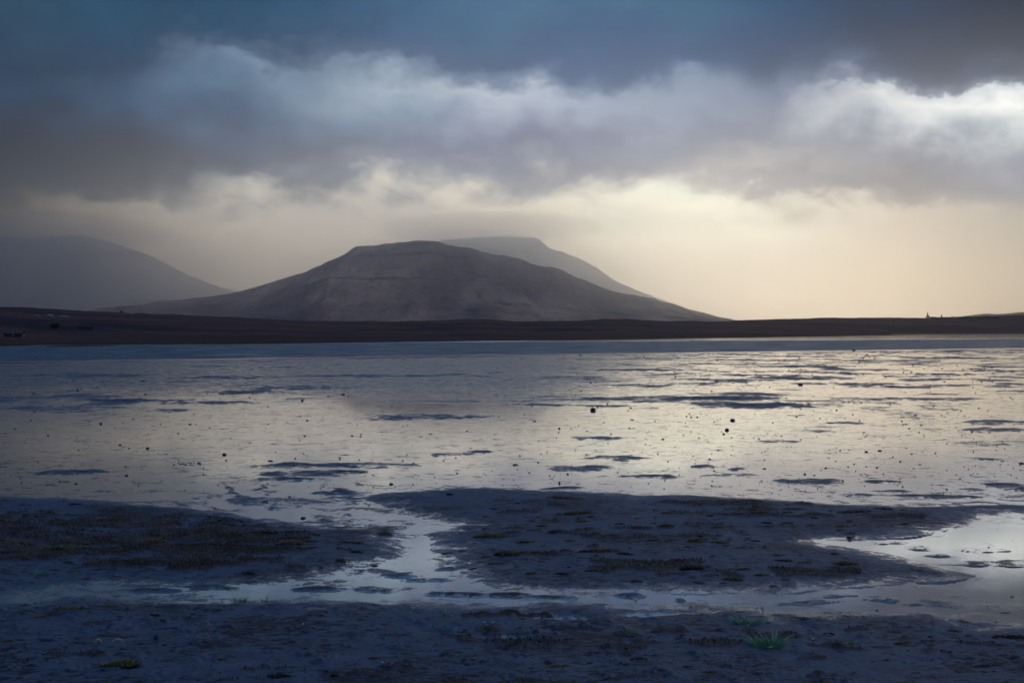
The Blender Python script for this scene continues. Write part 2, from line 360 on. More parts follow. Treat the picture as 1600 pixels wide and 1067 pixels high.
def hill_material(name):
    m, N = mat(name)
    st = attr_node(N, 'strata')
    v = N.vmath('MULTIPLY', N.pos, (1.0, 0.4, 1.5))
    a, _ = N.noise(v, 0.0032, 6, 0.6, 0.4)
    b, _ = N.noise(v, 0.022, 6, 0.68)
    g = N.mix(N.rng(a, 0.38, 0.62), (0.46, 0.30, 0.20, 1), (0.19, 0.128, 0.120, 1))
    g = N.mix(N.math('MULTIPLY', N.rng(b, 0.45, 0.75), 0.6), g, (0.075, 0.066, 0.070, 1))
    b2, _ = N.noise(v, 0.085, 5, 0.7)
    gl, _ = N.noise(N.vmath('MULTIPLY', N.pos, (1.0, 0.12, 0.25)), 0.0060, 6, 0.62, 0.5)
    g = N.mix(N.math('MULTIPLY', N.rng(gl, 0.44, 0.60), 0.62), g, (0.085, 0.064, 0.074, 1))  # gully shading painted into the colour as dark streaks down the slope
    g = N.mix(N.math('MULTIPLY', N.rng(b2, 0.47, 0.66), 0.42), g, (0.045, 0.038, 0.046, 1))
    f = N.math('ADD', st, N.math('MULTIPLY', N.math('SUBTRACT', b, 0.5), 2.2))
    g = N.mix(N.rng(f, 0.45, 1.25, 0.0, 0.6), g, (0.040, 0.038, 0.048, 1))
    N.put(N.p.inputs['Base Color'], g)
    N.p.inputs['Roughness'].default_value = 0.95; N.p.inputs['Specular IOR Level'].default_value = 0.05
    bp = N.node('ShaderNodeBump'); bp.inputs['Distance'].default_value = 14.0; bp.inputs['Strength'].default_value = 0.55
    N.put(bp.inputs['Height'], b); N.put(N.p.inputs['Normal'], bp.outputs[0])
    return m

M_MUD = mud_material()
M_LAKE = water_material('rippled_lake_water', True)
M_POOL = water_material('still_tidal_water', False)
M_HEATH = heath_material()
M_HILL = hill_material('grass_and_basalt')
M_STONE = simple('dark_wet_basalt', (0.012, 0.012, 0.015), (0.035, 0.035, 0.040), 9, 0.5, 0.5)
M_TURF = simple('dead_turf', (0.012, 0.010, 0.009), (0.045, 0.034, 0.020), 14, 0.9, 0.1)
M_STRAW = simple('dry_brown_grass', (0.20, 0.12, 0.055), (0.46, 0.30, 0.13), 3, 0.7, 0.2)
M_DULL = simple('dull_brown_grass', (0.075, 0.050, 0.030), (0.17, 0.115, 0.055), 3, 0.8, 0.1)
M_OLIVE = simple('olive_grass', (0.16, 0.15, 0.040), (0.34, 0.30, 0.08), 3, 0.7, 0.2)
M_GREEN = simple('fresh_green_grass', (0.10, 0.30, 0.12), (0.22, 0.48, 0.20), 3, 0.55, 0.3)
M_DARKGREEN = simple('conifer_green', (0.012, 0.022, 0.020), (0.022, 0.034, 0.026), 2, 0.9, 0.1)
M_BARK = simple('bark', (0.03, 0.022, 0.018), (0.05, 0.04, 0.03), 3, 0.9, 0.1)
M_WHITE = simple('white_paint', (0.72, 0.74, 0.76), (0.80, 0.80, 0.80), 1, 0.6, 0.3)
M_GREYROOF = simple('grey_sheet_roof', (0.14, 0.15, 0.17), (0.20, 0.22, 0.24), 1, 0.5, 0.4)
M_DARKROOF = simple('dark_roof', (0.04, 0.03, 0.03), (0.07, 0.05, 0.045), 1, 0.7, 0.3)
M_GLASS = simple('dark_window_glass', (0.02, 0.025, 0.03), (0.03, 0.035, 0.04), 1, 0.1, 0.6)
M_BIRD = simple('dark_plumage', (0.025, 0.022, 0.022), (0.05, 0.045, 0.04), 8, 0.8, 0.2)
M_LEAF = simple('yellow_leaf', (0.50, 0.42, 0.12), (0.62, 0.55, 0.25), 20, 0.6, 0.3)
M_SHELL = simple('white_shell', (0.75, 0.76, 0.76), (0.85, 0.85, 0.85), 20, 0.4, 0.4)
M_WEED = simple('black_seaweed', (0.010, 0.010, 0.012), (0.022, 0.024, 0.024), 20, 0.45, 0.5)

# ------------------------------------------------------------------ the tidal flat
LEFT_ISLAND = [(-2600,770),(-400,776),(0,776),(100,779),(200,783),(250,789),(330,797),(420,812),(500,822),(560,827),(600,822),(640,824),(634,831),(622,840),
               (636,851),(641,860),(632,868),(600,880),(550,889),(480,903),(400,912),(250,914),(130,914),(60,925),(0,935),(-400,950),(-2600,960)]
MID_ISLAND = [(700,818),(665,812),(620,801),(580,790),(545,779),(600,769),(700,762),(760,760),(900,768),(1000,772),(1100,773),(1200,778),(1300,786),
              (1400,789),(1500,789),(1700,788),(2000,788),(2000,798),(1700,800),(1570,803),(1530,812),(1500,822),(1470,832),(1420,841),(1370,842),(1300,845),
              (1285,848),(1330,856),(1400,868),(1440,879),(1490,889),(1532,901),(1500,907),(1450,909),(1360,917),(1250,925),(1100,928),(1000,927),
              (870,925),(830,922),(775,920),(748,906),(725,893),(690,875),(676,857),(684,846),(668,836),(690,826),(712,820)]
FORE = [(-2600,975),(-400,962),(0,940),(130,930),(200,937),(330,938),(420,934),(520,938),(600,939),(700,947),(800,947),(850,944),(930,944),(1000,950),(1080,951),
        (1150,948),(1300,955),(1380,957),(1500,962),(1600,972),(2100,985),(4200,1000),(4200,2600),(-2600,2600)]
PUDDLES = [(680,995,26,2.5),(790,1002,45,5),(870,970,55,5),(1010,962,50,5),(860,993,40,3),(470,908,40,4),(1010,944,40,4)]
BARS = [(520,727,150,5),(490,739,120,5),(268,641,32,2.5),(655,651,105,5),(470,606,110,4),(380,612,90,4),(110,736,60,5),(1190,634,110,4.5),
        (1265,751,62,5),(930,684,62,3),(905,730,65,5),(970,716,50,5),(1100,728,20,2.5),(1148,733,18,3),(1320,660,32,1.6),(1345,601,70,3.5),
        (1480,585,60,2),(1560,660,70,4),(1560,672,70,4),(1530,716,30,2.2),(1525,764,32,3),(1380,752,26,2.5),(755,706,28,2),(700,710,45,3),
        (350,590,100,3),(330,630,90,3),(210,626,110,3),(1030,560,60,1.2),(1020,578,90,1.8),(1000,602,70,2.2),(1240,592,70,2.4),(1260,572,90,1.8),
        (1480,560,80,1.4),(1120,622,90,2.5),(930,634,60,2),(840,632,70,2.5),(790,768,40,2),(450,748,50,3),(520,770,55,3),(1590,762,45,7),
        (1470,775,60,3),(1390,768,50,2.2),(1330,774,40,2),(1020,745,60,4),(1130,742,45,3),(1440,856,22,4),(1475,867,35,4),(1330,872,2,1),
        (1510,880,50,4),(1590,878,50,6),(1370,936,45,5),(1300,931,50,4),(1270,940,60,3),(1460,942,60,6),(1560,945,50,7),(1545,858,40,4),
        (590,890,50,5),(640,895,50,3),(690,903,45,3),(600,916,70,5),(500,918,60,4),(800,930,40,3),(870,936,60,4),(985,932,25,3),(1070,938,10,3),
        (740,930,60,4),(330,915,60,3),(240,921,60,3),(700,888,25,2),(1400,848,30,2.5),(1215,690,45,3),(880,764,40,3)]

def poly_sd(px, py, poly):
    """signed distance in metres, positive inside; the polygon is given in photo pixels"""
    P = np.array([gx(a, b) for a, b in poly]); n = len(P)
    dmin = np.full(px.shape, 1e18); inside = np.zeros(px.shape, bool)
    for i in range(n):
        ax, ay = P[i]; bx, by = P[(i + 1) % n]
        ex, ey = bx - ax, by - ay; L = ex * ex + ey * ey + 1e-12
        t = np.clip(((px - ax) * ex + (py - ay) * ey) / L, 0, 1)
        dd = (px - ax - t * ex) ** 2 + (py - ay - t * ey) ** 2
        np.minimum(dmin, dd, out=dmin)
        c = (ay > py) != (by > py)
        xi = ax + (py - ay) * ex / (ey if abs(ey) > 1e-9 else 1e-9)
        inside ^= c & (px < xi)
    d = np.sqrt(dmin)
    return np.where(inside, d, -d)

def flat_height(x, y):
    """height of the mud above still water, and the matted-vegetation mask"""
    yc = np.maximum(y, 1.0)
    fade = np.clip(y / 60.0, 0.7, 3.0)
    wx = x + fade * 0.35 * fbm(x * 0.55, y * 0.30, 4, 11)
    wy = y + fade * 0.60 * fbm(x * 0.45, y * 0.28, 4, 23)
    sL = poly_sd(wx, wy, LEFT_ISLAND); sM = poly_sd(wx, wy, MID_ISLAND); sF = poly_sd(wx, wy, FORE)
    s = np.maximum(np.maximum(sL, sM), sF)
    land = np.where(s > 0, 0.105 * (1 - np.exp(-np.clip(s, 0, 60) / 1.9)), -0.022 * (1 - np.exp(np.clip(s, -60, 0) / 0.6)))
    inl = sstep(0.1, 1.2, s)
    # broad flats: nearly level wet sand with low bars drawn out by the tide
    ang = 0.10
    xr = x * math.cos(ang) - y * math.sin(ang)
    big = fbm(xr * 0.045, y * 0.060, 4, 5)
    mid = fbm(xr * 0.28, y * 0.26, 4, 6)
    fine = fbm(x * 1.7, y * 1.3, 3, 7)
    Xp = 800 + F * x / yc
    Yp = HOR + EYE * F / yc
    right = sstep(800, 1300, Xp)
    zone = sstep(700, 560, Yp)                       # busier towards the lake
    bars = 0.034 * np.clip(big * 1.5 + mid * (1.2 + 2.0 * zone * (0.5 + 0.5 * right)) - 0.60 + 0.40 * zone + 0.38 * right * zone, -0.20, 1.2) \
         + 0.022 * np.clip(fine, -1, 1) * (0.30 + 0.90 * zone)
    patch = sstep(855, 880, Yp)
    bars = bars + patch * (0.022 * fbm(x * 1.3, y * 0.9, 4, 33) + 0.012 * sstep(520, 250, Xp) + 0.004)
    # braided ripple channels where the film drains towards the creek
    braid = np.exp(-((Xp - 400) / 230) ** 2) * sstep(730, 765, Yp) * (1 - sstep(835, 860, Yp))
    braid = np.maximum(braid, 0.35 * np.exp(-((Xp - 1520) / 160) ** 2) * sstep(800, 825, Yp) * (1 - sstep(950, 985, Yp)))
    braid = np.maximum(braid, 0.6 * sstep(735, 765, Yp) * (1 - sstep(790, 800, Yp)) * sstep(1000, 1300, Xp))
    q = x * 0.8 + 0.55 * (y - 45) + 1.5 * fbm(x * 0.4, y * 0.25, 3, 41)
    rip = 1 - np.abs(fbm(q * 0.8, (y - x * 0.3) * 0.42, 4, 43)) * 2.6
    bars = bars + braid * (0.046 * np.clip(rip, -0.3, 1) - 0.008)
    # named bars measured from the photograph
    nb = np.full_like(x, -0.4)
    for (X, Y, hw, hh) in BARS:
        cx, d = gx(X, Y); rx = hw / F * d
        ry = (EYE * F / (Y - hh - HOR) - EYE * F / (Y + hh - HOR)) / 2
        u = (wx - cx) / rx + 0.25 * mid; v = (wy - d) / ry + 0.5 * mid
        nb = np.maximum(nb, 1.0 - (u * u + v * v) * 1.0 + 0.7 * fine)
    nb = np.clip(nb, -0.4, 1)
    out = np.where(nb > 0, 0.045 * np.abs(nb) ** 0.8, 0)
    wet = -0.012 + bars + out
    h = np.where(s > 0, land + 0.25 * bars, np.maximum(land * 0.9, -0.022) * (0.35 + 0.65 * sstep(815, 835, Yp)) + bars + out - 0.002)
    h = np.where(s <= 0, h - 0.016 * sstep(1220, 1400, Xp) * sstep(805, 830, Yp) * (1 - sstep(960, 990, Yp)), h)
    h = np.where(s <= 0, h - 0.006 * np.exp(-((Xp - 655) / 30) ** 2) * sstep(815, 830, Yp) * (1 - sstep(880, 900, Yp)), h)
    # puddles in the foreground
    for (X, Y, hw, hh) in PUDDLES:
        cx, d = gx(X, Y); rx = hw / F * d
        ry = (EYE * F / (Y - hh - HOR) - EYE * F / (Y + hh - HOR)) / 2
        r2 = ((wx - cx) / rx) ** 2 + ((wy - d) / ry) ** 2
        h = h - 0.11 * np.exp(-r2 * 1.1) * inl
    # ground relief on the dry parts
    near = 1 - sstep(900, 960, Yp) * 0
    lump = fbm(x * 0.9, y * 0.55, 4, 51)
    clod = fbm(x * 3.2, y * 2.2, 4, 61, 0.6)
    clod = np.clip(clod - 0.10, 0, 1)
    rough = sstep(905, 945, Yp)
    h = h + inl * (0.020 * lump + 0.075 * clod * (0.45 + 0.75 * rough) + 0.010 * rough * fbm(x * 8, y * 6, 3, 71))
    # matted vegetation: long low hummock rows
    vg = fbm(x * 0.30, y * 1.05, 4, 81)
    vmL = sstep(0.4, 1.6, sL) * sstep(790, 812, Yp + 6 * lump) * (1 - sstep(884, 900, Yp)) * (1 - sstep(380, 560, Xp + 60 * lump))
    vmM = 0.60 * sstep(0.5, 1.5, sM) * sstep(778, 790, Yp) * (1 - sstep(905, 918, Yp)) * sstep(740, 800, Xp) * (1 - sstep(1300, 1480, Xp))
    vmF = 0.22 * sstep(0.4, 1.0, sF) * rough
    bias = vmL * 0.60 + vmM * 0.50 + vmF * 0.55
    veg = sstep(0.42, 0.62, vg * 0.9 + 0.9 * fbm(x * 1.6, y * 2.2, 4, 85) + bias - 0.12) * (bias > 0.02)
    veg2 = sstep(0.30, 0.6, fbm(x * 1.2, y * 2.4, 4, 91) + vmL * 0.75 - 0.28) * (bias > 0.02)
    h = h + 0.060 * veg * (0.55 + 0.45 * fbm(x * 2.2, y * 2.6, 3, 95)) + 0.02 * veg2
    # the bed drops away into the lake
    e = 44 * y - 30.5 * x + 260 * fbm(x * 0.05, y * 0.05, 3, 99)
    h = np.where(e > 11111, np.minimum(h, 0) - np.clip((e - 11111) / 44 * 0.02, 0, 1.0), h)
    return h, np.clip(veg + 0.5 * veg2, 0, 1)

Yrows = np.concatenate([np.array([2300., 1900, 1650, 1500, 1400, 1330, 1270, 1225, 1190]), np.arange(1168, 575, -1.15), np.arange(575, 541, -0.55), np.array([540., 538, 535])])
Xc = np.arange(-330, 1931, 1.85)
ext = 1.85 * 1.30 ** np.arange(1, 24)
Xcols = np.concatenate([(-330 - np.cumsum(ext))[::-1], Xc, 1930 + np.cumsum(ext)])
Xcols = Xcols[(Xcols > -3200) & (Xcols < 4800)]
D = (EYE * F / (Yrows - HOR))[:, None] + 0 * Xcols[None, :]
GX = (Xcols[None, :] - 800) / F * D
H, VEG = flat_height(GX, D)
me = mesh_np('mudflat', np.stack([GX, D, H], -1), grid_faces(*D.shape), M_MUD)
attr(me, 'veg', VEG)
mudflat = tag(link('mudflat', me), kind='structure')

def ground_z(x, y):
    h, _ = flat_height(np.array([x], float), np.array([y], float)); return float(h[0])

# still water lying on the flat (the lake begins at its own edge line)
def edge_y(x): return (11111 + 30.5 * x) / 44.0
xs = np.linspace(-160, 420, 60)
v = [(x, edge_y(x), -0.034) for x in xs]
b0 = len(v); v2 = [(x * 0.30, 6.0, -0.034) for x in xs]
me = bpy.data.meshes.new('tidal_pool_water')
me.from_pydata(v + v2, [], [(b0 + i, b0 + i + 1, i + 1, i) for i in range(len(xs) - 1)]); me.materials.append(M_POOL); me.update()
tag(link('tidal_water', me), kind='structure')
xs = np.linspace(-300, 9000, 40); xs = np.concatenate([np.linspace(-160, 420, 60), np.linspace(450, 9000, 30)])
v = [(x, edge_y(x), 0.0) for x in xs]; b0 = len(v)
v2 = [(-2500 + (x + 160) * 1.3, 9500.0 , 0.0) for x in xs]
me = bpy.data.meshes.new('lake_water')
me.from_pydata(v + v2, [], [(i, i + 1, b0 + i + 1, b0 + i) for i in range(len(xs) - 1)]); me.materials.append(M_LAKE); me.update()
tag(link('lake', me), kind='structure')
# the bed under everything, out to the horizon
mb = MB(); mb.add([(-9800, -300, -1.6), (9800, -300, -1.6), (9800, 14400, -1.6), (-9800, 14400, -1.6)], [(0, 1, 2, 3)])
bed_me = mb.mesh('ground', M_HEATH)
tag(link('ground', bed_me), kind='structure')

# ------------------------------------------------------------------ low heath beyond the lake
SHORE = [(-1500,548),(-600,545),(0,541.0),(60,539.0),(200,538.2),(400,537.2),(600,534.5),(800,532),(1000,529.5),(1200,526.8),(1330,524.8),(1382,523.4),(1400,522.0),(1600,521.4),(2400,520)]
TOP = [(-1500,470),(-600,478),(0,483.5),(60,486.5),(150,490),(250,494),(330,498),(400,501),(520,504.5),(700,503.5),(735,501),(765,501),(800,504),(880,504),(940,501.5),
       (985,501),(1030,503.5),(1100,505),(1150,503),(1200,501),(1300,499),(1400,498.5),(1450,498),(1500,496.5),(1600,494),(2400,492)]
Xl = np.concatenate([np.linspace(-1500, -60, 60), np.arange(-50, 1651, 3.0), np.linspace(1660, 2400, 50)])
sh = np.interp(Xl, *zip(*SHORE)); tp = np.interp(Xl, *zip(*TOP))
ds = EYE * F / (sh - HOR)
DTOP = 2100.0
tt = np.concatenate([np.linspace(-0.04, 0.2, 46), np.linspace(0.21, 1.0, 70), np.linspace(1.03, 1.5, 10)])
T = tt[:, None] + 0 * Xl[None, :]
DS = ds[None, :] + 0 * T
DD = DS + (DTOP - DS) * np.where(T > 0, T ** 1.35, T * 0.6)
DD = np.where(T > 1, DTOP + (T - 1) * 2600, DD)
XX = (Xl[None, :] - 800) / F * DD
Htop = (HOR - tp[None, :]) / F * DTOP + EYE
prof = np.where(T <= 1, sstep(0.03, 1.0, T) * 0.9 + 0.1 * np.clip(T, 0, 1), 1 - 1.3 * (T - 1))
Z = Htop * prof
Z += np.where(T > 0, 1, 0) * (0.6 + 3.4 * np.clip(T, 0, 1)) * fbm(XX * 0.010, DD * 0.022, 5, 201) * sstep(0, 0.06, T) * (1 - 0.55 * sstep(.8, 1, T))
Z += 0.9 * sstep(0, 0.10, T) * np.clip(1 - T, 0, 1) * fbm(XX * 0.004, DD * 0.012, 3, 207)
Z += 0.5 * fbm(XX * 0.05, DD * 0.05, 3, 209) * sstep(0.01, 0.1, T)
Z = np.where(T <= 0.0, -0.35 + 0 * Z, np.maximum(Z, 0.12) )
Z += np.where(T > 0, 0.25 + 0.15 * fbm(XX * 0.03, DD * 0.03, 3, 203), 0)
me = mesh_np('heathland', np.stack([XX, DD, Z], -1), grid_faces(*DD.shape), M_HEATH)
tag(link('heathland', me), kind='structure')
hz_pts = {}
def heath_z(X, d):
    j = int(np.argmin(np.abs(Xl - X))); i = int(np.argmin(np.abs(DD[:, j] - d))); return float(Z[i, j])
# low spits of the same shore lying in the lake
def spit(name, X0, X1, Y, thick, h):
    n = 40; vs_ = []
    for i in range(n):
        t = i / (n - 1); X = X0 + (X1 - X0) * t
        w = math.sin(math.pi * t) ** 0.6
        Yy = Y[0] + (Y[1] - Y[0]) * t
        x, d, _ = at(X, Yy); hd = thick * w * (0.8 + 0.3 * math.sin(i * 1.7)) + 0.3
        for k, (dd_, hz_) in enumerate(((-1, -0.2), (-0.5, 0.7), (0.2, 1.0), (1, -0.2))):
            vs_.append((x * (d + dd_ * hd) / d, d + dd_ * hd, h * hz_ * (0.3 + 0.7 * w) if hz_ > 0 else -0.2))
    return tag(link(name, mesh_np(name, vs_, grid_faces(n, 4), M_HEATH)), kind='structure')
spit('spit', 72, 182, (541.5, 540.2), 12, 0.25)
spit('spit', 1330, 1432, (524.4, 523.6), 18, 0.3)
spit('spit', 300, 512, (534.6, 533.8), 8, 0.45)

# ------------------------------------------------------------------ hills
def hill(name, profile, dist, depth, cols, rows, amp=1.0, seed=0, dd0=0.0, back=0.5):
    xs_ = [p[0] for p in profile]
    X = np.linspace(xs_[0], xs_[-1], cols)
    P = np.interp(X, xs_, [p[1] for p in profile])
    ker = np.ones(5) / 5; Ps = np.convolve(np.pad(P, 2, 'edge'), ker, 'valid') + amp * 1.3 * fbm(X * 0.09, 0 * X, 4, seed + 33)
    Hh = np.maximum((HOR - Ps) / F * dist + EYE, 0)
    t = np.concatenate([np.linspace(0, 1, rows), 1 + np.linspace(0.04, back, 10)])
    T_, _x = np.meshgrid(t, X, indexing='ij')
    xw = (_x - 800) / F * dist
    yw = dist + (T_ - 1) * depth
    yw = yw + amp * 0.06 * depth * fbm(xw * 0.0012, 0 * xw, 3, seed + 3) * (1 - np.clip(T_, 0, 1))
    g = fbm(xw * 0.0030 + T_ * 0.5, T_ * 1.4, 5, seed)                       # spurs and hollows
    s = np.clip(T_, 0, 1)
    s = s ** 1.15 * (1 - 0.10 * np.sin(math.pi * s))
    gul = 1 - np.abs(fbm(xw * 0.0075 + 0.6 * T_, T_ * 1.1, 4, seed + 21)) * 4
    s = s + amp * (0.095 * g + 0.034 * np.clip(gul, -1, 1)) * np.sin(math.pi * np.clip(T_, 0, 1)) ** 0.8
    # basalt ledges
    strata = np.zeros_like(s)
    for k, (lv, wd, st) in enumerate(((0.93, .010, .6), (0.86, .018, 1.0), (0.74, .010, .5), (0.63, .014, .8), (0.52, .016, 1.0), (0.43, .010, .6), (0.30, .020, 1.0), (0.20, .012, .6), (0.12, .012, .5))):
        lvv = lv + 0.085 * fbm(xw * 0.0011 + k * 5.1, 0 * xw + k, 3, seed + 50 + k)
        on = np.clip(0.15 + 2.2 * fbm(xw * 0.0016 + k * 3.3, 0 * xw, 3, seed + 80 + k), 0, 1)
        s = s + amp * st * on * 0.018 * (sstep(lvv - wd, lvv + wd, s) - sstep(lvv - 0.07, lvv + 0.07, s))
        strata = np.maximum(strata, st * on * np.exp(-((s - lvv) / (wd * 1.6)) ** 2))
    lim = np.where(T_ <= 1, yw / dist * 0.999, 1)
    s = np.minimum(s, lim)
    bk = T_ > 1
    s = np.where(bk, 1 - (T_ - 1) * 1.3, s)
    Zz = Hh[None, :] * s + amp * 5.0 * fbm(xw * 0.012, yw * 0.012, 4, seed + 9) * sstep(0, .1, T_) * np.clip(Hh[None, :] / 120, 0, 1)
    me_ = mesh_np(name, np.stack([xw, yw, Zz], -1), grid_faces(*xw.shape), M_HILL)
    attr(me_, 'strata', strata)
    return tag(link(name, me_), kind='structure')

MAIN = [(60,512),(120,498),(160,489),(210,478),(250,471),(290,466),(330,462),(370,456),(420,443),(450,434),(480,424),(500,415),(520,404),(535,398),(550,388),(562,384),
        (590,382),(620,380),(650,377.5),(668,376.5),(685,377.5),(700,383),(715,386),(735,388),(755,394),(780,398),(810,404),(835,412),(860,415),(868,417),(885,426),(905,435),
        (920,442),(935,449),(960,456),(985,460),(1010,464),(1030,469),(1050,474),(1075,483),(1100,489),(1125,495),(1150,500),(1200,506),(1260,512)]
hill('hill', MAIN, 4000, 1400, 760, 200, 1.0, 301)
hill('distant_hill', [(600,512),(640,440),(680,400),(720,389),(760,388),(790,392),(800,398),(815,402),(850,416),(885,424),(910,427),(940,432),(980,447),(1010,460),(1060,478),(1120,494),(1180,512)], 8500, 1800, 300, 60, 0.8, 401)
hill('distant_mountain', [(560,512),(600,430),(640,392),(690,375),(740,371),(800,370),(836,371),(845,376),(855,386),(862,390),(880,394),(900,402),(920,411),(932,418),(950,431),(965,441),(1000,458),(1060,480),(1110,496),(1150,512)], 11500, 2200, 300, 60, 0.8, 501)
hill('distant_mountain', [(-700,400),(-500,390),(-250,372),(-60,366),(20,370),(60,372),(100,368),(125,367),(140,369),(165,376),(200,386),(240,402),(270,418),(300,432),(330,444),(370,456),(420,470),(500,490),(560,512)], 10300, 2400, 320, 70, 0.8, 601)
hill('distant_hill', [(1440,512),(1480,500),(1505,494),(1530,490.5),(1545,489.8),(1565,490.8),(1580,489),(1592,487.6),(1640,487),(1800,484),(2100,480),(2500,490),(2700,512)], 3200, 500, 260, 40, 0.4, 801)
hill('low_hill', [(20,512),(70,500),(120,488),(160,481),(200,477.5),(250,474),(300,473),(360,478),(420,488),(500,498),(600,512)], 3300, 500, 200, 50, 0.5, 901)

# ------------------------------------------------------------------ haze
mh = bpy.data.materials.new('haze'); mh.use_nodes = True; ht = mh.node_tree; ht.nodes.clear()
pv = ht.nodes.new('ShaderNodeVolumePrincipled'); ho = ht.nodes.new('ShaderNodeOutputMaterial')
pv.inputs['Color'].default_value = (0.96, 0.95, 0.935, 1); pv.inputs['Density'].default_value = 0.45e-4
pv.inputs['Anisotropy'].default_value = 0.94
ht.links.new(pv.outputs[0], ho.inputs['Volume'])
mb = MB(); mb.box(-10000, 10000, -500, 14600, -2.8, 800)
hz = link('haze', mb.mesh('haze', mh)); tag(hz, kind='stuff')
# bank of drizzle and mist hanging over the hills beyond the lake
mm = mh.copy(); mm.name = 'mist'; mm.node_tree.nodes[pv.name].inputs['Density'].default_value = 2.7e-4
mb = MB(); mb.box(-9300, 9300, 2450, 8200, -2.2, 620)
tag(link('mist', mb.mesh('mist', mm)), kind='stuff')
import bmesh
bm_ = bmesh.new(); bmesh.ops.create_icosphere(bm_, subdivisions=4, radius=1.0); wisp = bpy.data.meshes.new('low_cloud_wisp'); bm_.to_mesh(wisp); bm_.free()
mw = mh.copy(); mw.name = 'low_cloud_wisp'; mw.node_tree.nodes[pv.name].inputs['Density'].default_value = 0.7e-3
wisp.materials.append(mw)
for (X, Y, d, sx, sy, sz) in ((20, 366, 9000, 1000, 480, 150), (150, 372, 8900, 620, 320, 85), (770, 356, 9300, 760, 420, 105), (700, 378, 9000, 560, 320, 90), (60, 440, 8600, 800, 260, 190)):  # low cloud veiling the far mountain tops, plus one rain shower low at left
    o = link('low_cloud_wisp', wisp, None, far(X, Y, d)); o.scale = (sx, sy, sz); tag(o, kind='stuff')
mh.cycles.homogeneous_volume = True if hasattr(mh, 'cycles') and hasattr(mh.cycles, 'homogeneous_volume') else None

# ================================================================== things
def unit(v): return np.array(v) / (np.linalg.norm(v) + 1e-9)
def ico(sub=1):
    import bmesh
    bm = bmesh.new(); bmesh.ops.create_icosphere(bm, subdivisions=sub, radius=0.5)
    co = np.array([v.co[:] for v in bm.verts]); fs = np.array([[v.index for v in f.verts] for f in bm.faces]); bm.free()
    return co, fs
ICO2, ICO2F = ico(2); ICO1, ICO1F = ico(1)
def stone_mesh(seed, flat=1.0):
    r = np.random.RandomState(seed); co = ICO2.copy()
    for _ in range(5):                                     # chip flat faces into a rough lump
        n = unit(r.normal(size=3)); dcut = r.uniform(0.32, 0.44)
        p = co @ n; co -= np.outer(np.clip(p - dcut, 0, None), n)
    co *= (1 + 0.10 * r.normal(size=(len(co), 1)) * 0.5)
    co[:, :2] *= (1 - 0.75 * np.clip(co[:, 2:3], -0.1, 0.5))
    mn, mx = co.min(0), co.max(0); co = (co - (mn + mx) / 2) / (mx - mn)
    co[:, 2] += 0.40                                       # base sunk a little below the origin
    return mesh_np('stone', co, ICO2F, M_STONE, smooth=True)
STONES = [stone_mesh(i + 1) for i in range(8)]

BIG = [
 (927,644,9,8,"tallest dark boulder on the flat, upright block standing in the glare right of centre"),
 (1145,659,10,6,"broad dark boulder in the bright glare, uppermost of the cluster of three"),
 (1136,674,7,6,"round dark stone in the glare, middle one of the cluster of three"),
 (1131,679,4,3.5,"smallest dark stone of the cluster of three in the bright glare"),
 (1251,603,8,5,"low dark boulder alone on the streaked flat, right of the three clustered stones"),
 (1334,549,5.5,4,"dark rounded boulder standing right at the near edge of the lake"),
 (611,758,9,5,"smooth oval dark boulder on the wet flat just above the creek mouth"),
 (704,779,15,8,"largest dark lumpy stone on the mud bank right of the creek mouth"),
 (473,811,9,5,"rounded stone wet on top, on the mud bank edge left of the creek"),
 (157,664,5,5,"square upright dark stone on the still flat at the far left"),
 (230,702,7,4,"dark flat stone on the left flat, rightmost of a loose row of three"),
 (187,696,5.5,3,"dark flat stone on the left flat, leftmost of a loose row of three"),
 (350,712,7,5,"dark boulder with pale wet top on the left flat, above a smaller stone"),
 (197,744,5.5,4,"dark round stone alone between the left sand bar and the ripples"),
 (224,597,8,3.5,"wide low dark rock on the far left flat near the lake"),
 (536,618,8,4,"dark oval rock in the mirrored hill, left of the creek line"),
 (1328,842,10,4,"smooth grey blue cobble half sunk in the bank beside the right inlet"),
 (805,727,9,3,"flat pale topped slab on the wet flat left of the long sand bar"),
 (874,757,4,6,"narrow pointed dark stone standing at the edge of the mud bank"),
 (1354,707,6,3.5,"left one of two dark flat stones side by side on the right flat"),
 (1375,705,7,3,"right one of two dark flat stones side by side on the right flat"),
 (1597,725,9,4,"dark flat rock cut by the right edge of the view"),
 (422,721,9,3,"low dark slab at the left tip of the long double sand bar"),
 (907,557,4.5,3.5,"dark stone near the lake edge right of the mirrored hill"),
]
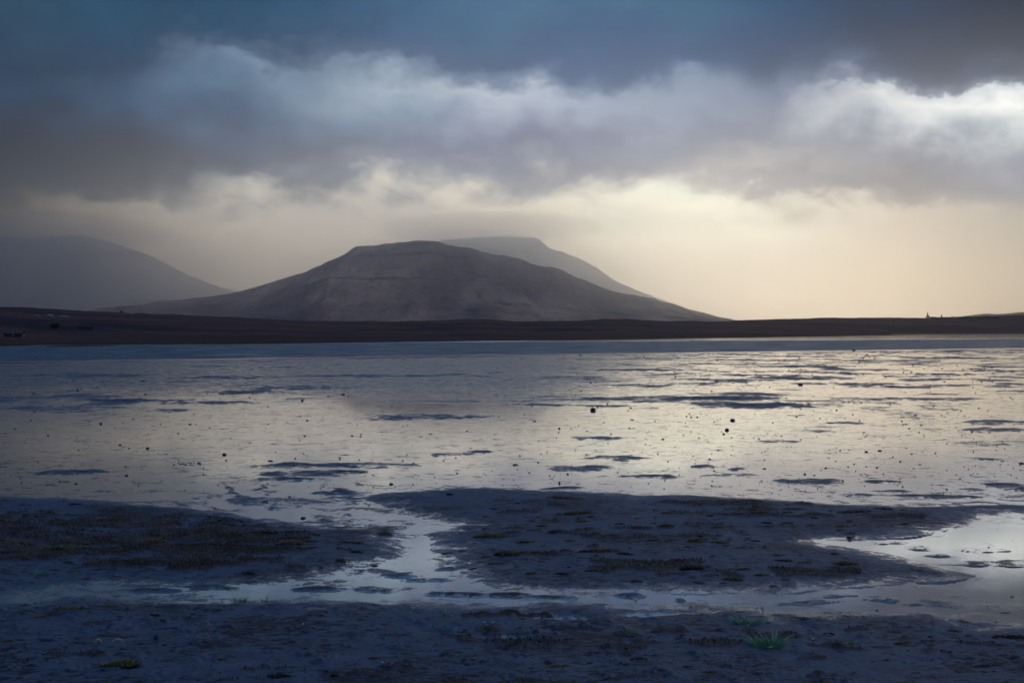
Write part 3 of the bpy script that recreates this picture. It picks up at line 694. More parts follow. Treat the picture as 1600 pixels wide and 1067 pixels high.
SMALL = [(52,615,6,3),(121,611,5,4),(126,609,3,2),(116,596,4,2),(160,598,3,2),(227,617,4,3),(22,613,3,2),(75,615,3,2),(98,634,3,2),(23,671,4,2.5),(140,659,3,2),
 (208,655,4,2),(297,664,5,3),(278,678,4,2.5),(390,622,3.5,2.5),(219,622,3,2),(513,620,4,2.5),(472,627,5,3),(442,614,3,2.5),(515,596,3,2),(502,583,3,2),(546,562,3,2),
 (480,658,5,3),(419,663,3,2),(564,679,3,2.5),(612,635,4,2),(699,597,3,2),(763,595,3,2),(775,618,4,2.5),(790,619,4,2.5),(690,655,4,2),(604,587,3,2),(730,674,3,2.5),
 (835,659,6,3),(874,671,4.5,4),(873,676,3.5,2),(917,674,3.5,2),(988,656,7,2),(1080,653,4,3),(1073,651,3,2.5),(1120,598,6,3),(1055,590,3,3),(923,599,4,2.5),(981,566,3,2),
 (964,568,3,2),(966,597,4,2),(949,632,4,3),(986,638,4,2.5),(908,612,3,2.5),(1112,612,3.5,2.5),(1155,585,3,2),(1168,595,3,2),(955,679,4,2.5),(1310,625,3,2.5),(1349,586,3.5,2.5),
 (1424,582,4,2.5),(1384,590,3,2),(1245,652,4,2.5),(1431,650,3.5,2.5),(1421,670,4,2.5),(1440,665,4,2.5),(1519,675,6,2),(1547,676,5,2),(1350,676,5,1.8),(1476,597,3,2),
 (1505,578,3,2),(1472,577,3,2),(1335,631,3,2),(1264,632,4,2),(201,701,4,2.5),(353,720,4.5,3),(118,757,6,4),(318,743,3.5,2.5),(288,767,3,2.5),(335,796,4.5,3.5),(461,717,4,3),
 (531,717,4,3),(561,719,3.5,2.5),(550,682,5,3),(563,683,4,2.5),(476,682,4,2.5),(546,815,4,3),(646,725,3,2.5),(693,720,3.5,2.5),(714,740,4,2.5),(735,701,4,2),(452,778,6,3),
 (444,724,7,2),(1036,687,4.5,3),(1109,718,4.5,3),(1061,743,3.5,2.5),(1116,736,4,2.5),(1195,733,6,3),(887,742,3.5,4),(827,739,3,3),(841,723,3.5,3),(1186,686,4,2.5),(899,704,3,2),
 (1039,751,3,2.5),(1028,710,3.5,2.5),(1407,722,4,3.5),(1438,726,6,2),(1371,731,4,3),(1381,741,3,2.5),(1291,732,4,3),(1258,742,4.5,3.5),(1273,743,4,2.5),(1480,765,4,2.5),
 (1567,721,6,2),(1254,784,3.5,2.5),(1546,855,4,3),(1583,931,7,2.5),(1371,953,5,3),(1080,950,5,3),(701,811,4,2),(613,860,4,2),(1372,956,4,2),(1558,974,4,4)]
ORD = ['nearest', 'second nearest', 'third nearest', 'fourth nearest', 'fifth nearest', 'sixth nearest', 'seventh nearest', 'eighth nearest', 'ninth nearest', 'tenth nearest',
       'eleventh nearest', 'twelfth nearest', 'thirteenth nearest', 'fourteenth nearest', 'fifteenth nearest', 'sixteenth nearest', 'seventeenth nearest', 'eighteenth nearest']
def placed(items, marks):
    """items (X, Y): say for each which landmark it lies by, on which side, and its rank there"""
    cell = {}
    for i, (X, Y) in enumerate(items):
        b = min(range(len(marks)), key=lambda m: (X - marks[m][1]) ** 2 + (3 * (Y - marks[m][2])) ** 2)
        ddx, ddy = X - marks[b][1], 3 * (Y - marks[b][2])
        side = ('left of' if ddx < 0 else 'right of') if abs(ddx) > abs(ddy) else ('behind' if ddy < 0 else 'in front of')
        cell.setdefault((b, side), []).append((ddx * ddx + ddy * ddy, i))
    out = {}
    for (b, side), L in cell.items():
        for r_, (_, i) in enumerate(sorted(L)): out[i] = '%s %s %s' % (ORD[min(r_, len(ORD) - 1)], side, marks[b][0])
    return out
STONE_MARKS = [('the tallest boulder', 927, 640), ('the cluster of three boulders', 1138, 668), ('the boulder at the lake edge', 1334, 549), ('the low lone boulder', 1251, 602),
 ('the oval boulder above the creek', 611, 756), ('the square stone at far left', 157, 662), ('the long double sand bar', 505, 733), ('the lens shaped left sand bar', 268, 641),
 ('the broad left sand bar', 110, 737), ('the thick right sand bar', 1265, 751), ('the thin central sand bar', 930, 684), ('the sand bar in the mirrored hill', 655, 651),
 ('the pair of flat stones', 1364, 706), ('the seaweed strand', 295, 724), ('the long straight sand bar at right', 1190, 634), ('the double sand bar at right edge', 1560, 666),
 ('the wide low rock at left', 224, 597), ('the stone beside the mirrored hill', 907, 557), ('the oval rock in the mirrored hill', 536, 618), ('the smooth cobble by the inlet', 1328, 840),
 ('the largest lumpy stone', 704, 776)]
rocks = [(X, Y - 0.38 * h, w, h * 0.54, lab, 0) for X, Y, w, h, lab in BIG] + [(X, Y - 0.38 * h, w, h * 0.50, None, 0) for X, Y, w, h in SMALL]
while len(rocks) < 298:
    Y = 556 + 215 * rnd.random() ** 1.25; X = rnd.uniform(5, 1595)
    if X < 850 and rnd.random() < 0.45: continue
    if any(abs(X - r[0]) < 9 and abs(Y - r[1]) < 4 for r in rocks): continue
    w = rnd.uniform(2.0, 3.4); rocks.append((X, Y, w, w * rnd.uniform(0.30, 0.5), None, 1))
P = np.array([at(r[0], r[1]) for r in rocks]); GZ, _ = flat_height(P[:, 0], P[:, 1])
SL = placed([(r[0], r[1]) for r in rocks], STONE_MARKS)
for i, (X, Y, w, h, lab, k) in enumerate(rocks):
    d = P[i, 1]; o = link('boulder' if lab else 'stone', STONES[(i * 5) % 8])
    o.location = (P[i, 0], d, max(GZ[i], -0.030)); o.rotation_euler[2] = rnd.uniform(0, 6.28)
    sw, shh = w / F * d, h / F * d
    o.scale = (sw, sw * rnd.uniform(0.8, 1.1), shh * 1.12)
    tag(o, lab or 'small dark stone, ' + SL[i], 'boulder' if lab else 'stone', 'dark stones scattered on the tidal flat')

# countless small pebbles between them: one mass
def scatter_mesh(name, pts, sizes, flat, mat_, seed):
    r = np.random.RandomState(seed); n = len(pts); nv = len(ICO1)
    base = ICO1[None] * (1 + 0.25 * r.normal(size=(n, nv, 1)) * 0.6)
    a = r.uniform(0, 6.28, n); c, s_ = np.cos(a), np.sin(a)
    x = base[..., 0] * c[:, None] - base[..., 1] * s_[:, None]; y = base[..., 0] * s_[:, None] + base[..., 1] * c[:, None]
    co = np.stack([x * sizes[:, None] * r.uniform(0.8, 1.5, (n, 1)), y * sizes[:, None], base[..., 2] * (sizes * flat)[:, None]], -1) + pts[:, None, :]
    fs = (ICO1F[None] + (np.arange(n) * nv)[:, None, None]).reshape(-1, 3)
    return mesh_np(name, co.reshape(-1, 3), fs, mat_, smooth=False)
rs = np.random.RandomState(5)
n = 5200
Yq = 552 + 300 * rs.rand(n) ** 1.1; Xq = rs.uniform(-60, 1660, n)
cl = fbm(Xq * 0.010, Yq * 0.08, 3, 400); keep = (cl + 0.25 * sstep(700, 1200, Xq) + rs.uniform(-0.35, 0.35, n)) > 0.12
keep &= rs.rand(n) < np.where(Yq > 775, 0.25, 1)
Xq, Yq = Xq[keep], Yq[keep]; dq = EYE * F / (Yq - HOR); xq = (Xq - 800) / F * dq
gz, _ = flat_height(xq, dq); sz = (0.6 + 2.1 * rs.rand(len(dq)) ** 3) / F * dq
tag(link('pebbles', scatter_mesh('pebbles', np.stack([xq, dq, np.maximum(gz, -0.03) + sz * 0.15], -1), sz, 0.6, M_STONE, 9)), kind='stuff')
# crumbs and clods of mud in front
n = 9000
Yq = 860 + 290 * rs.rand(n) ** 0.9; Xq = rs.uniform(-60, 1660, n)
cl = fbm(Xq * 0.012, Yq * 0.030, 4, 410); keep = (cl + rs.uniform(-0.25, 0.25, n)) > 0.06
Xq, Yq = Xq[keep], Yq[keep]; dq = EYE * F / (Yq - HOR); xq = (Xq - 800) / F * dq
gz, _ = flat_height(xq, dq); k2 = gz > 0.02; xq, dq, gz = xq[k2], dq[k2], gz[k2]
sz = (0.6 + 3.2 * rs.rand(len(dq)) ** 3) / F * dq
tag(link('mud_clods', scatter_mesh('mud_clods', np.stack([xq, dq, gz + sz * 0.10], -1), sz, 0.5, M_WEED, 10)), kind='stuff')

# ------------------------------------------------------------------ grass
def blades(mb_, n, rx, ry, hmin, hmax, wid, seed, lean=0.5, mi=0, zfun=None, mono=None):
    r = random.Random(seed)
    for _ in range(n):
        a = r.uniform(0, 6.28); q = math.sqrt(r.random()); x = rx * q * math.cos(a); y = ry * q * math.sin(a)
        z = zfun(x, y) if zfun else 0.0
        h = r.uniform(hmin, hmax); b = (a + r.uniform(-0.8, 0.8)) if zfun is None else r.uniform(0, 6.28)
        ln = r.uniform(0.1, 1.0) * lean * h; tw = r.uniform(0, 3.14)
        wx, wy = math.cos(tw) * wid / 2, math.sin(tw) * wid / 2
        pts = []
        for t, ww in ((0, 1.0), (0.4, 0.85), (0.75, 0.55)):
            cx = x + math.cos(b) * ln * t * t * 1.3; cy = y + math.sin(b) * ln * t * t * 1.3; cz = z - 0.006 + h * (t - 0.22 * lean * t * t)
            pts += [(cx - wx * ww, cy - wy * ww, cz), (cx + wx * ww, cy + wy * ww, cz)]
        pts.append((x + math.cos(b) * ln * 1.3, y + math.sin(b) * ln * 1.3, z + h * (1 - 0.22 * lean)))
        mb_.add(pts, [(0, 1, 3, 2), (2, 3, 5, 4), (4, 5, 6)], mi)
def mound(mb_, rx, ry, h, seed, mi=0, rings=5, seg=16):
    r = random.Random(seed); ph = [r.uniform(0, 6.28) for _ in range(4)]
    def rad(a): return 1 + 0.16 * math.sin(2 * a + ph[0]) + 0.12 * math.sin(3 * a + ph[1]) + 0.08 * math.sin(5 * a + ph[2])
    vs_ = [(0, 0, h)]; fs = []
    for i in range(1, rings + 1):
        t = i / rings
        for j in range(seg):
            a = 6.2832 * j / seg; q = t * rad(a)
            zz = h * (1 - t * t) ** 0.8 + (r.uniform(-0.12, 0.18) * h if i < rings else -0.25 * h) if t < 1 else -0.02
            vs_.append((rx * q * math.cos(a), ry * q * math.sin(a), zz))
    for j in range(seg): fs.append((0, 1 + j, 1 + (j + 1) % seg))
    for i in range(rings - 1):
        for j in range(seg):
            a0 = 1 + i * seg + j; a1 = 1 + i * seg + (j + 1) % seg
            fs.append((a0, a0 + seg, a1 + seg, a1))
    mb_.add(vs_, fs, mi)
    def zf(x, y):
        q = min(1.0, math.hypot(x / rx, y / ry)); return h * (1 - q * q) ** 0.8
    return zf
# hummocks of dead turf with short grass: unit size 1 m wide, reused at many sizes
def hummock_mesh(seed, m_grass, nb=150, bh=0.16):
    q = MB(); zf = mound(q, 0.48, 0.24, 0.09, seed, 0)
    blades(q, int(nb * 1.8), 0.50, 0.27, bh * 0.35, bh, 0.014, seed + 1, 0.7, 1, zf)
    return q.mesh('grass_hummock', [M_TURF, m_grass])
HUM = [hummock_mesh(20 + i, M_STRAW) for i in range(5)]; HUMO = [hummock_mesh(40 + i, M_OLIVE, 190, 0.18) for i in range(3)]
HUMD = [hummock_mesh(60 + i, M_TURF, 90, 0.14) for i in range(3)]
HNAMED = [
 (768,842,62,9,'o',"bright yellow green grass hummock on the bank right of the creek"),
 (600,836,28,6,'o',"yellow green grass hummock at the tip of the left mud bank"),
 (1340,804,70,7,'s',"widest straw topped hummock on the far right of the middle bank"),
 (1380,799,34,6,'d',"dark peaked hummock on the far right of the middle bank"),
 (880,783,56,6,'s',"long low brown hummock near the top edge of the middle bank"),
 (905,808,62,8,'s',"wide tan hummock in the dark patch of the middle bank"),
 (793,872,38,11,'s',"tall reddish brown hummock on the bank close right of the creek"),
 (940,868,75,8,'s',"long curved tan hummock in the centre of the middle bank"),
 (1322,887,46,10,'s',"shaggy straw hummock on the right tip of the middle bank"),
 (531,880,20,10,'s',"tall brown hummock at the water on the left bank"),
 (453,857,52,9,'s',"broad tan hummock on the left bank before the creek"),
 (1145,909,36,8,'o',"olive hummock near the lower edge of the middle bank"),
 (797,963,24,5,'o',"flat yellow green moss patch below the cross channel"),
 (190,1055,60,11,'o',"dry olive tussock at the bottom left of the foreground mud"),
 (436,1070,44,12,'d',"dark turf lump cut by the bottom edge, left of centre"),
 (521,1068,16,9,'d',"small dark turf lump cut by the bottom edge"),
 (1075,1053,20,6,'o',"small pale olive tussock on the foreground mud, lower right"),
 (1108,1062,30,7,'s',"straw tussock beside the pale olive one in the lower right"),
 (1580,1002,60,10,'d',"long dark turf ridge at the right edge of the foreground"),
 (1490,993,30,6,'s',"brown tussock left of the dark ridge at the right edge"),
 (387,900,26,7,'d',"dark rounded turf mound between left bank and foreground"),
 (25,858,58,6,'o',"long flat olive streak of grass at the left edge of the left bank"),
 (100,867,78,6,'o',"longest flat olive streak of grass across the left bank"),
 (238,854,38,7,'o',"short bright olive streak of grass in the middle of the left bank"),
]
HSMALL = [(1043,808,25,5),(1110,812,15,4),(1185,809,30,4),(1238,800,35,4),(1230,823,22,4),(1267,826,20,3),(1315,827,26,3),(820,852,30,5),(840,869,24,6),(1073,862,24,4),(975,873,34,6),
 (1085,851,30,7),(1125,853,34,6),(1040,830,24,7),(1122,830,18,5),(997,832,26,6),(968,825,20,4),(910,820,25,4),(848,827,24,5),(1180,849,20,4),(930,842,22,5),(925,814,18,4),
 (1008,843,26,4),(1020,851,30,5),(890,850,24,4),(870,838,30,4),(760,874,20,4),(775,884,30,4),(1226,882,40,5),(1257,885,30,5),(1217,873,30,4),(1260,899,26,4),(1210,918,18,4),
 (1160,895,40,5),(1080,896,40,5),(1000,892,30,5),(930,898,36,5),(880,902,30,6),(995,912,22,7),(1090,914,24,5),(1190,903,30,5),(830,900,26,4),(1230,806,24,4),(1305,870,20,5),
 (484,852,26,5),(557,852,34,6),(556,866,24,6),(480,862,36,5),(420,838,38,6),(490,841,24,5),(584,883,16,4),(500,889,14,4),(355,826,22,4),(268,824,26,4),(330,828,18,4),
 (117,792,26,4),(40,794,26,4),(165,820,36,5),(250,826,20,3),(275,814,14,3),(15,806,14,4),(60,813,30,4),(700,866,22,4),(722,863,16,4),(740,890,20,4),
 (555,965,16,4),(600,983,20,4),(510,1018,28,5),(495,1030,30,4),(585,1040,26,6),(475,1024,12,5),(1165,1040,26,5),(950,1031,20,4),(1000,1040,34,5),(870,1052,50,5),
 (60,972,40,5),(100,958,44,7),(230,950,20,4),(170,951,34,5),(270,990,26,4),(38,992,14,4),(345,1044,24,8),(255,1018,14,4),(100,1024,14,5),(75,1040,16,4),(10,1012,20,6),
 (1400,995,26,5),(1412,1014,34,5),(1455,1006,16,6),(1365,1044,12,4),(1498,1061,26,5),(1540,1052,34,5),(1280,1060,20,5),(1385,1042,12,3),(1260,975,16,4),(1180,1052,14,4)]
hums = [h for h in HNAMED if h[2] > 0] + [(X, Y, w, h, 'o' if (i % 9 == 4) else ('d' if i % 3 == 1 else 's'), None) for i, (X, Y, w, h) in enumerate(HSMALL)]
tries = 0
while len(hums) < 290 and tries < 20000:
    tries += 1
    X, Y = rnd.uniform(-10, 1610), rnd.uniform(785, 1064)
    x, d = gx(X, Y)
    ax_, ay_ = np.array([x]), np.array([d])
    sm_, sl_ = poly_sd(ax_, ay_, MID_ISLAND)[0], poly_sd(ax_, ay_, LEFT_ISLAND)[0]
    ok = sm_ > 0.8 and (X > 740 and X < 1440) or (sl_ > 0.8 and rnd.random() < 0.8) or (poly_sd(ax_, ay_, FORE)[0] > 0.6 and rnd.random() < 0.25)
    if not ok or any(abs(X - r[0]) < 14 and abs(Y - r[1]) < 4.5 for r in hums): continue
    w = rnd.uniform(7, 9 + 17 * rnd.random()); hums.append((X, Y, w, min(w * 0.28, rnd.uniform(2.5, 5)), rnd.choice('sssds' if Y < 930 else 'ddssd'), None))
P = np.array([at(r[0], r[1]) for r in hums]); GZ, _ = flat_height(P[:, 0], P[:, 1])
HUM_MARKS = [('the largest green tuft', 1200, 1012), ('the wide green tuft', 1168, 976), ('the yellow green hummock', 768, 842), ('the curved tan hummock', 940, 868), ('the dry olive tussock', 190, 1052),
 ('the curled leaf', 152, 1016), ('the left edge green tuft', 65, 900), ('the dark turf mound', 387, 900), ('the white shell', 993, 937), ('the shaggy straw hummock', 1322, 887), ('the creek bend', 650, 848),
 ('the small yellow leaf', 222, 985), ('the two bladed tuft', 697, 960), ('the bent pale stalk', 345, 865), ('the peaked dark hummock', 1385, 799), ('the wide tan hummock', 905, 808),
 ('the broad left bank hummock', 453, 857), ('the pale tuft at left edge', 34, 838), ('the olive hummock by the channel', 1145, 909), ('the low green and yellow tuft', 1335, 1014),
 ('the dark ridge at right edge', 1580, 1002), ('the turf lumps at the bottom', 470, 1064), ('the straw tussock pair', 1090, 1058), ('the largest lumpy stone', 704, 776), ('the sparse green tuft', 985, 1000), ('the tuft beside the olive streak', 130, 852), ('the tall brown hummock at the water', 531, 880), ('the long low top hummock', 880, 783), ('the straw topped widest hummock', 1340, 804)]
HL = placed([(h_[0], h_[1]) for h_ in hums], HUM_MARKS)
for i, (X, Y, w, h, kind, lab) in enumerate(hums):
    src = {'o': HUMO, 's': HUM, 'd': HUMD}[kind]
    o = link('grass_hummock', src[i % len(src)]); d = P[i, 1]
    sw = w / F * d; o.location = (P[i, 0], d, GZ[i] - 0.01); o.rotation_euler[2] = rnd.uniform(-0.35, 0.35)
    if i % 2: o.rotation_euler[2] += math.pi
    o.scale = (sw, min(sw, 0.9) * 0.9, min(max(h / F * d / 0.24, 0.15), 0.75))
    tag(o, lab or '%s %s hummock, %s' % ('small' if w < 22 else 'wide', {'o': 'olive', 's': 'tan', 'd': 'dark'}[kind], HL[i]), 'grass hummock', 'grass hummocks on the mud banks')

# matted short grass over the vegetated mud: nobody could count it
def mass_blades(name, X0, X1, Y0, Y1, n, thr, hpx, mat_, seed, bias=None):
    r = np.random.RandomState(seed)
    Yb = r.uniform(Y0, Y1, n); Xb = r.uniform(X0, X1, n); d = EYE * F / (Yb - HOR); x = (Xb - 800) / F * d
    gz_, vg_ = flat_height(x, d)
    cl_ = fbm(x * 1.8, d * 2.6, 3, seed)
    k = (vg_ > thr) & (cl_ + r.uniform(-0.3, 0.3, n) > 0.0)
    x, d, gz_ = x[k], d[k], gz_[k]; m_ = len(x)
    h = hpx * r.uniform(0.35, 1.0, m_); w = 0.009 + 0.004 * r.rand(m_); a = r.uniform(0, 6.28, m_); ln = h * r.uniform(0.2, 0.9, m_); t = r.uniform(-0.9, 0.9, m_)
    cx, cy = np.cos(t) * w / 2, np.sin(t) * w / 2
    p0 = np.stack([x - cx, d - cy, gz_ - .005], -1); p1 = np.stack([x + cx, d + cy, gz_ - .005], -1)
    mx_, my_ = x + np.cos(a) * ln * .35, d + np.sin(a) * ln * .35
    p2 = np.stack([mx_ + cx * .7, my_ + cy * .7, gz_ + h * .6], -1); p3 = np.stack([mx_ - cx * .7, my_ - cy * .7, gz_ + h * .6], -1)
    p4 = np.stack([x + np.cos(a) * ln, d + np.sin(a) * ln, gz_ + h], -1)
    co = np.stack([p0, p1, p2, p3, p4], 1).reshape(-1, 3)
    i0 = np.arange(m_)[:, None] * 5
    f = np.concatenate([i0 + np.array([0, 1, 2]), i0 + np.array([0, 2, 3]), i0 + np.array([3, 2, 4])], 0)
    return tag(link(name, mesh_np(name, co, f, mat_, smooth=False)), kind='stuff')
mass_blades('matted_grass', -60, 620, 795, 905, 60000, 0.35, 0.06, M_DULL, 71)
mass_blades('matted_grass', 720, 1480, 780, 925, 50000, 0.45, 0.055, M_DULL, 72)
mass_blades('dark_sedge', -60, 1660, 785, 1100, 60000, 0.30, 0.05, M_TURF, 73)

# fresh green tufts, each with its own blades
TUFTS = [
 (1200,1020,66,30,150,"largest bright green grass tuft, low on the right foreground mud"),
 (1168,981,56,22,90,"wide green grass tuft just above the largest tuft on the right"),
 (65,903,30,14,50,"green grass tuft by the left edge, between bank and foreground"),
 (375,941,28,14,50,"green grass tuft right below the dark turf mound on the left"),
 (412,941,12,14,16,"narrow upright green tuft beside the left cross channel"),
 (697,968,20,18,14,"thin two bladed green tuft below the creek fan"),
 (676,987,6,13,5,"single standing green blade pair left of centre in the foreground"),
 (694,987,11,8,10,"short green sprig beside the standing blade pair"),
 (985,1003,20,20,22,"sparse green tuft with tall side blade near the foreground centre"),
 (1031,981,7,10,6,"tiny green sprig right of the sparse tuft"),
 (1335,1014,30,11,24,"low green and yellow tuft on the right foreground mud"),
 (1193,957,5,13,3,"thin dark stalk standing in the right cross channel"),
 (34,838,10,12,8,"pale thin tuft on the left bank near the left edge"),
 (850,858,14,11,14,"small green sprig among the hummocks of the middle bank"),
 (1007,894,12,7,16,"bright green sprig on the lower middle bank"),
 (130,852,9,10,7,"pale thin tuft on the left bank beside the olive streak"),
 (1058,1020,9,7,9,"tiny pale sprig on the foreground mud right of centre"),
 (345,872,12,14,4,"long bent pale stalk on the right part of the left bank"),
]
P = np.array([at(t[0], t[1]) for t in TUFTS]); GZ, _ = flat_height(P[:, 0], P[:, 1])
for i, (X, Y, w, h, nb, lab) in enumerate(TUFTS):
    d = P[i, 1]; rw = w / F * d / 2; hh = h / F * d; q = MB()
    pale = 'pale' in lab or 'dark stalk' in lab
    blades(q, nb, rw * 0.8, rw * 0.45, hh * 0.3, hh * 1.0, 0.013, 900 + i, 1.25 if nb > 12 else 0.4)
    o = link('grass_tuft', q.mesh('grass_tuft', M_OLIVE if pale else M_GREEN)); o.location = (P[i, 0], d, max(GZ[i], 0))
    tag(o, lab, 'grass tuft', 'fresh green tufts on the mud')

# fallen leaves and shells
def leaf_mesh(L, Wd, curl, seed):
    q = MB(); n_ = 7; vs_ = []
    for i in range(n_):
        t = i / (n_ - 1); w = Wd * math.sin(math.pi * (0.08 + 0.88 * t)) ** 0.8
        z = curl * math.sin(math.pi * t)
        vs_ += [((t - .5) * L, -w / 2, z + 0.15 * w), ((t - .5) * L, 0, z), ((t - .5) * L, w / 2, z + 0.15 * w)]
    k = len(vs_); vs_ += [(a, b, c - 0.003) for a, b, c in vs_]; fs = []
    for i in range(n_ - 1):
        for j in range(2):
            a = i * 3 + j; fs.append((a, a + 3, a + 4, a + 1)); fs.append((k + a, k + a + 1, k + a + 4, k + a + 3))
    q.add(vs_, fs); return q
for (X, Y, w, curl, lab, m_) in ((222,985,9,0.02,"small bright yellow leaf lying on the left foreground mud",M_OLIVE),
                          (152,1018,14,0.07,"curled pale yellow leaf beside an arched blade, lower left",M_LEAF),
                          (1272,1009,7,0.01,"flat pale straw leaf right of the largest green tuft",M_LEAF),
                          (1207,1023,12,0.01,"pale dry stalk lying under the largest green tuft",M_LEAF),
                          (592,971,9,0.01,"thin yellow sprig lying on the mud below the creek fan",M_OLIVE)):
    x, d, _ = at(X, Y); L = w / F * d
    o = link('leaf', leaf_mesh(L, L * 0.5, curl, 1).mesh('leaf', m_)); o.location = (x, d, ground_z(x, d) + 0.008); o.rotation_euler[2] = 0.3
    tag(o, lab, 'leaf')
x, d, _ = at(171, 1018); q = MB(); n_ = 12; vs_ = []
for i in range(n_):
    t = i / (n_ - 1); w = 0.010 * (1 - 0.8 * t)
    vs_ += [(t * 0.22, -w, 0.085 * math.sin(math.pi * min(1, t * 0.93)) ** 0.8), (t * 0.22, w, 0.085 * math.sin(math.pi * min(1, t * 0.93)) ** 0.8 + 0.006)]
q.add(vs_, [(2 * i, 2 * i + 2, 2 * i + 3, 2 * i + 1) for i in range(n_ - 1)])
o = link('dry_stalk', q.mesh('dry_stalk', M_LEAF)); o.location = (x, d, ground_z(x, d)); tag(o, "long pale blade arched over the mud right of the curled leaf", 'dry stalk')
SHELL = mesh_np('shell', (ICO2 * np.array([1, .8, .5]) * (1 + 0.12 * np.random.RandomState(3).normal(size=(len(ICO2), 1)))), ICO2F, M_SHELL)
for i, (X, Y, w, lab) in enumerate([(993,937,8,"bright white shell in the cross channel below the middle bank"),(1267,846,2.5,None),(597,1047,4,None),(612,1048,3,None),(636,1049,3,None),
        (757,982,5,None),(770,984,4,None),(1251,984,2.5,None),(1013,991,3,None),(473,984,4,None),(957,1045,2.5,None),(860,1066,2.5,None),(1240,1006,2,None),(690,813,4,None),(616,782,2.5,None)]):
    x, d, _ = at(X, Y); o = link('shell', SHELL); s_ = w / F * d; o.scale = (s_, s_ * .7, s_ * .55)
    o.location = (x, d, max(ground_z(x, d), 0) + s_ * 0.1); o.rotation_euler[2] = rnd.uniform(0, 3)
    tag(o, lab or "tiny white shell fragment lying on the dark mud", 'shell', None if lab else 'tiny white shell fragments on the mud')
# strands of black seaweed on the left flat
for (X, Y, w, lab) in ((78,757,11,"black seaweed lump on the left flat, leftmost of two"),(99,752,15,"black seaweed lump on the left flat, right one of two"),
                       (295,724,46,"thin black seaweed strand on the left flat"),(413,784,14,"small black seaweed clump in the ripples above the creek"),(1370,818,20,"thin black weed strand on the right of the middle bank")):
    x, d, _ = at(X, Y); L = w / F * d; q = MB(); r = random.Random(int(X))
    k_ = max(5, int(w / 2.5))
    for j in range(k_):
        cx = (j / (k_ - 1) - .5) * L + r.uniform(-.03, .03) * L; cy = r.uniform(-.5, .5) * (1 if w > 20 else .12); s_ = L / k_ * r.uniform(0.9, 1.5); hz2 = s_ * r.uniform(0.25, 0.5) if w < 20 else r.uniform(0.006, 0.03)
        vv = [(cx + p[0] * s_ * r.uniform(.8, 1.2), cy + p[1] * s_ * r.uniform(.8, 1.2), p[2] * hz2 * 1.6 + hz2 * .3) for p in ICO1]
        q.add(vv, [tuple(f) for f in ICO1F])
    o = link('seaweed', q.mesh('seaweed', M_WEED)); o.location = (x, d, max(ground_z(x, d), -0.01)); tag(o, lab, 'seaweed')

# ------------------------------------------------------------------ far shore: church, farms, trees
def heath_at(X, Y):
    j = int(np.argmin(np.abs(Xl - X))); col_d = DD[:, j]; col_z = Z[:, j]
    scr = HOR - (col_z - EYE) / col_d * F
    k = (T[:, j] > 0.03) & (T[:, j] <= 1.0)
    i = np.where(k)[0][int(np.argmin(np.abs(scr[k] - Y)))]
    return float(XX[i, j]), float(col_d[i]), float(col_z[i])
def gable(name, L, Wd, hw, hr, wall_m, roof_m, label, cat, loc, rot, nwin=3, group=None):
    root = bpy.data.objects.new(name, None); COL.objects.link(root); root.location = loc; root.rotation_euler[2] = rot
    tag(root, label, cat, group)
    q = MB(); a, b = L / 2, Wd / 2
    q.add([(-a,-b,-1),(a,-b,-1),(a,b,-1),(-a,b,-1),(-a,-b,hw),(a,-b,hw),(a,b,hw),(-a,b,hw),(-a,0,hw+hr),(a,0,hw+hr)],
          [(0,1,5,4),(2,3,7,6),(1,2,6,9,5),(3,0,4,8,7)])
    link('wall', q.mesh('wall', wall_m), root)
    q = MB(); e = 0.35; th = 0.18
    for sgn in (-1, 1):
        y0 = sgn * (b + e); z0 = hw - e * hr / b
        p = [(-a-e, y0, z0), (a+e, y0, z0), (a+e, 0, hw+hr+0.02), (-a-e, 0, hw+hr+0.02)]
        q.add(p + [(x_, y_, z_ + th) for x_, y_, z_ in p], [(0,1,2,3),(4,7,6,5),(0,4,5,1),(1,5,6,2),(3,2,6,7),(0,3,7,4)])
    link('roof', q.mesh('roof', roof_m), root)
    for k_ in range(nwin):
        cx = -a + L * (k_ + 0.5) / nwin; q = MB(); q.box(cx - .45, cx + .45, -b - .06, -b + .04, hw * .35, hw * .35 + 1.1)
        w_ = link('window', q.mesh('window', M_WHITE), root)
        q = MB(); q.box(cx - .36, cx + .36, -b - .09, -b - .05, hw * .35 + .09, hw * .35 + 1.01); link('pane', q.mesh('pane', M_GLASS), w_)
    return root
# church
px_, pd_, pz_ = heath_at(1451, 499.3)
ch = gable('church', 9, 5.2, 2.9, 2.4, M_WHITE, M_DARKROOF, "white church with a dark pointed spire on the far right shore", 'church', (px_, pd_, pz_), math.radians(65), 3)
q = MB(); q.box(-6.1, -4.5, -0.8, 0.8, -1, 4.6); link('tower', q.mesh('tower', M_WHITE), ch)
q = MB(); q.box(-6.2, -4.4, -0.9, 0.9, 4.6, 4.8); q.box(-5.95, -4.65, -.65, .65, 4.8, 7.0); q.add([(-6.0,-.7,7.0),(-4.6,-.7,7.0),(-4.6,.7,7.0),(-6.0,.7,7.0),(-5.3,0,10.4)], [(0,1,4),(1,2,4),(2,3,4),(3,0,4)])
q.box(-5.34,-5.26,-.04,.04,10.2,11.2); q.box(-5.34,-5.26,-.3,.3,10.7,10.8)
link('spire', q.mesh('spire', M_DARKROOF), ch)
q = MB(); q.box(-6.42, -6.30, -.5, .5, -.5, 2.0); link('door', q.mesh('door', M_DARKROOF), ch)
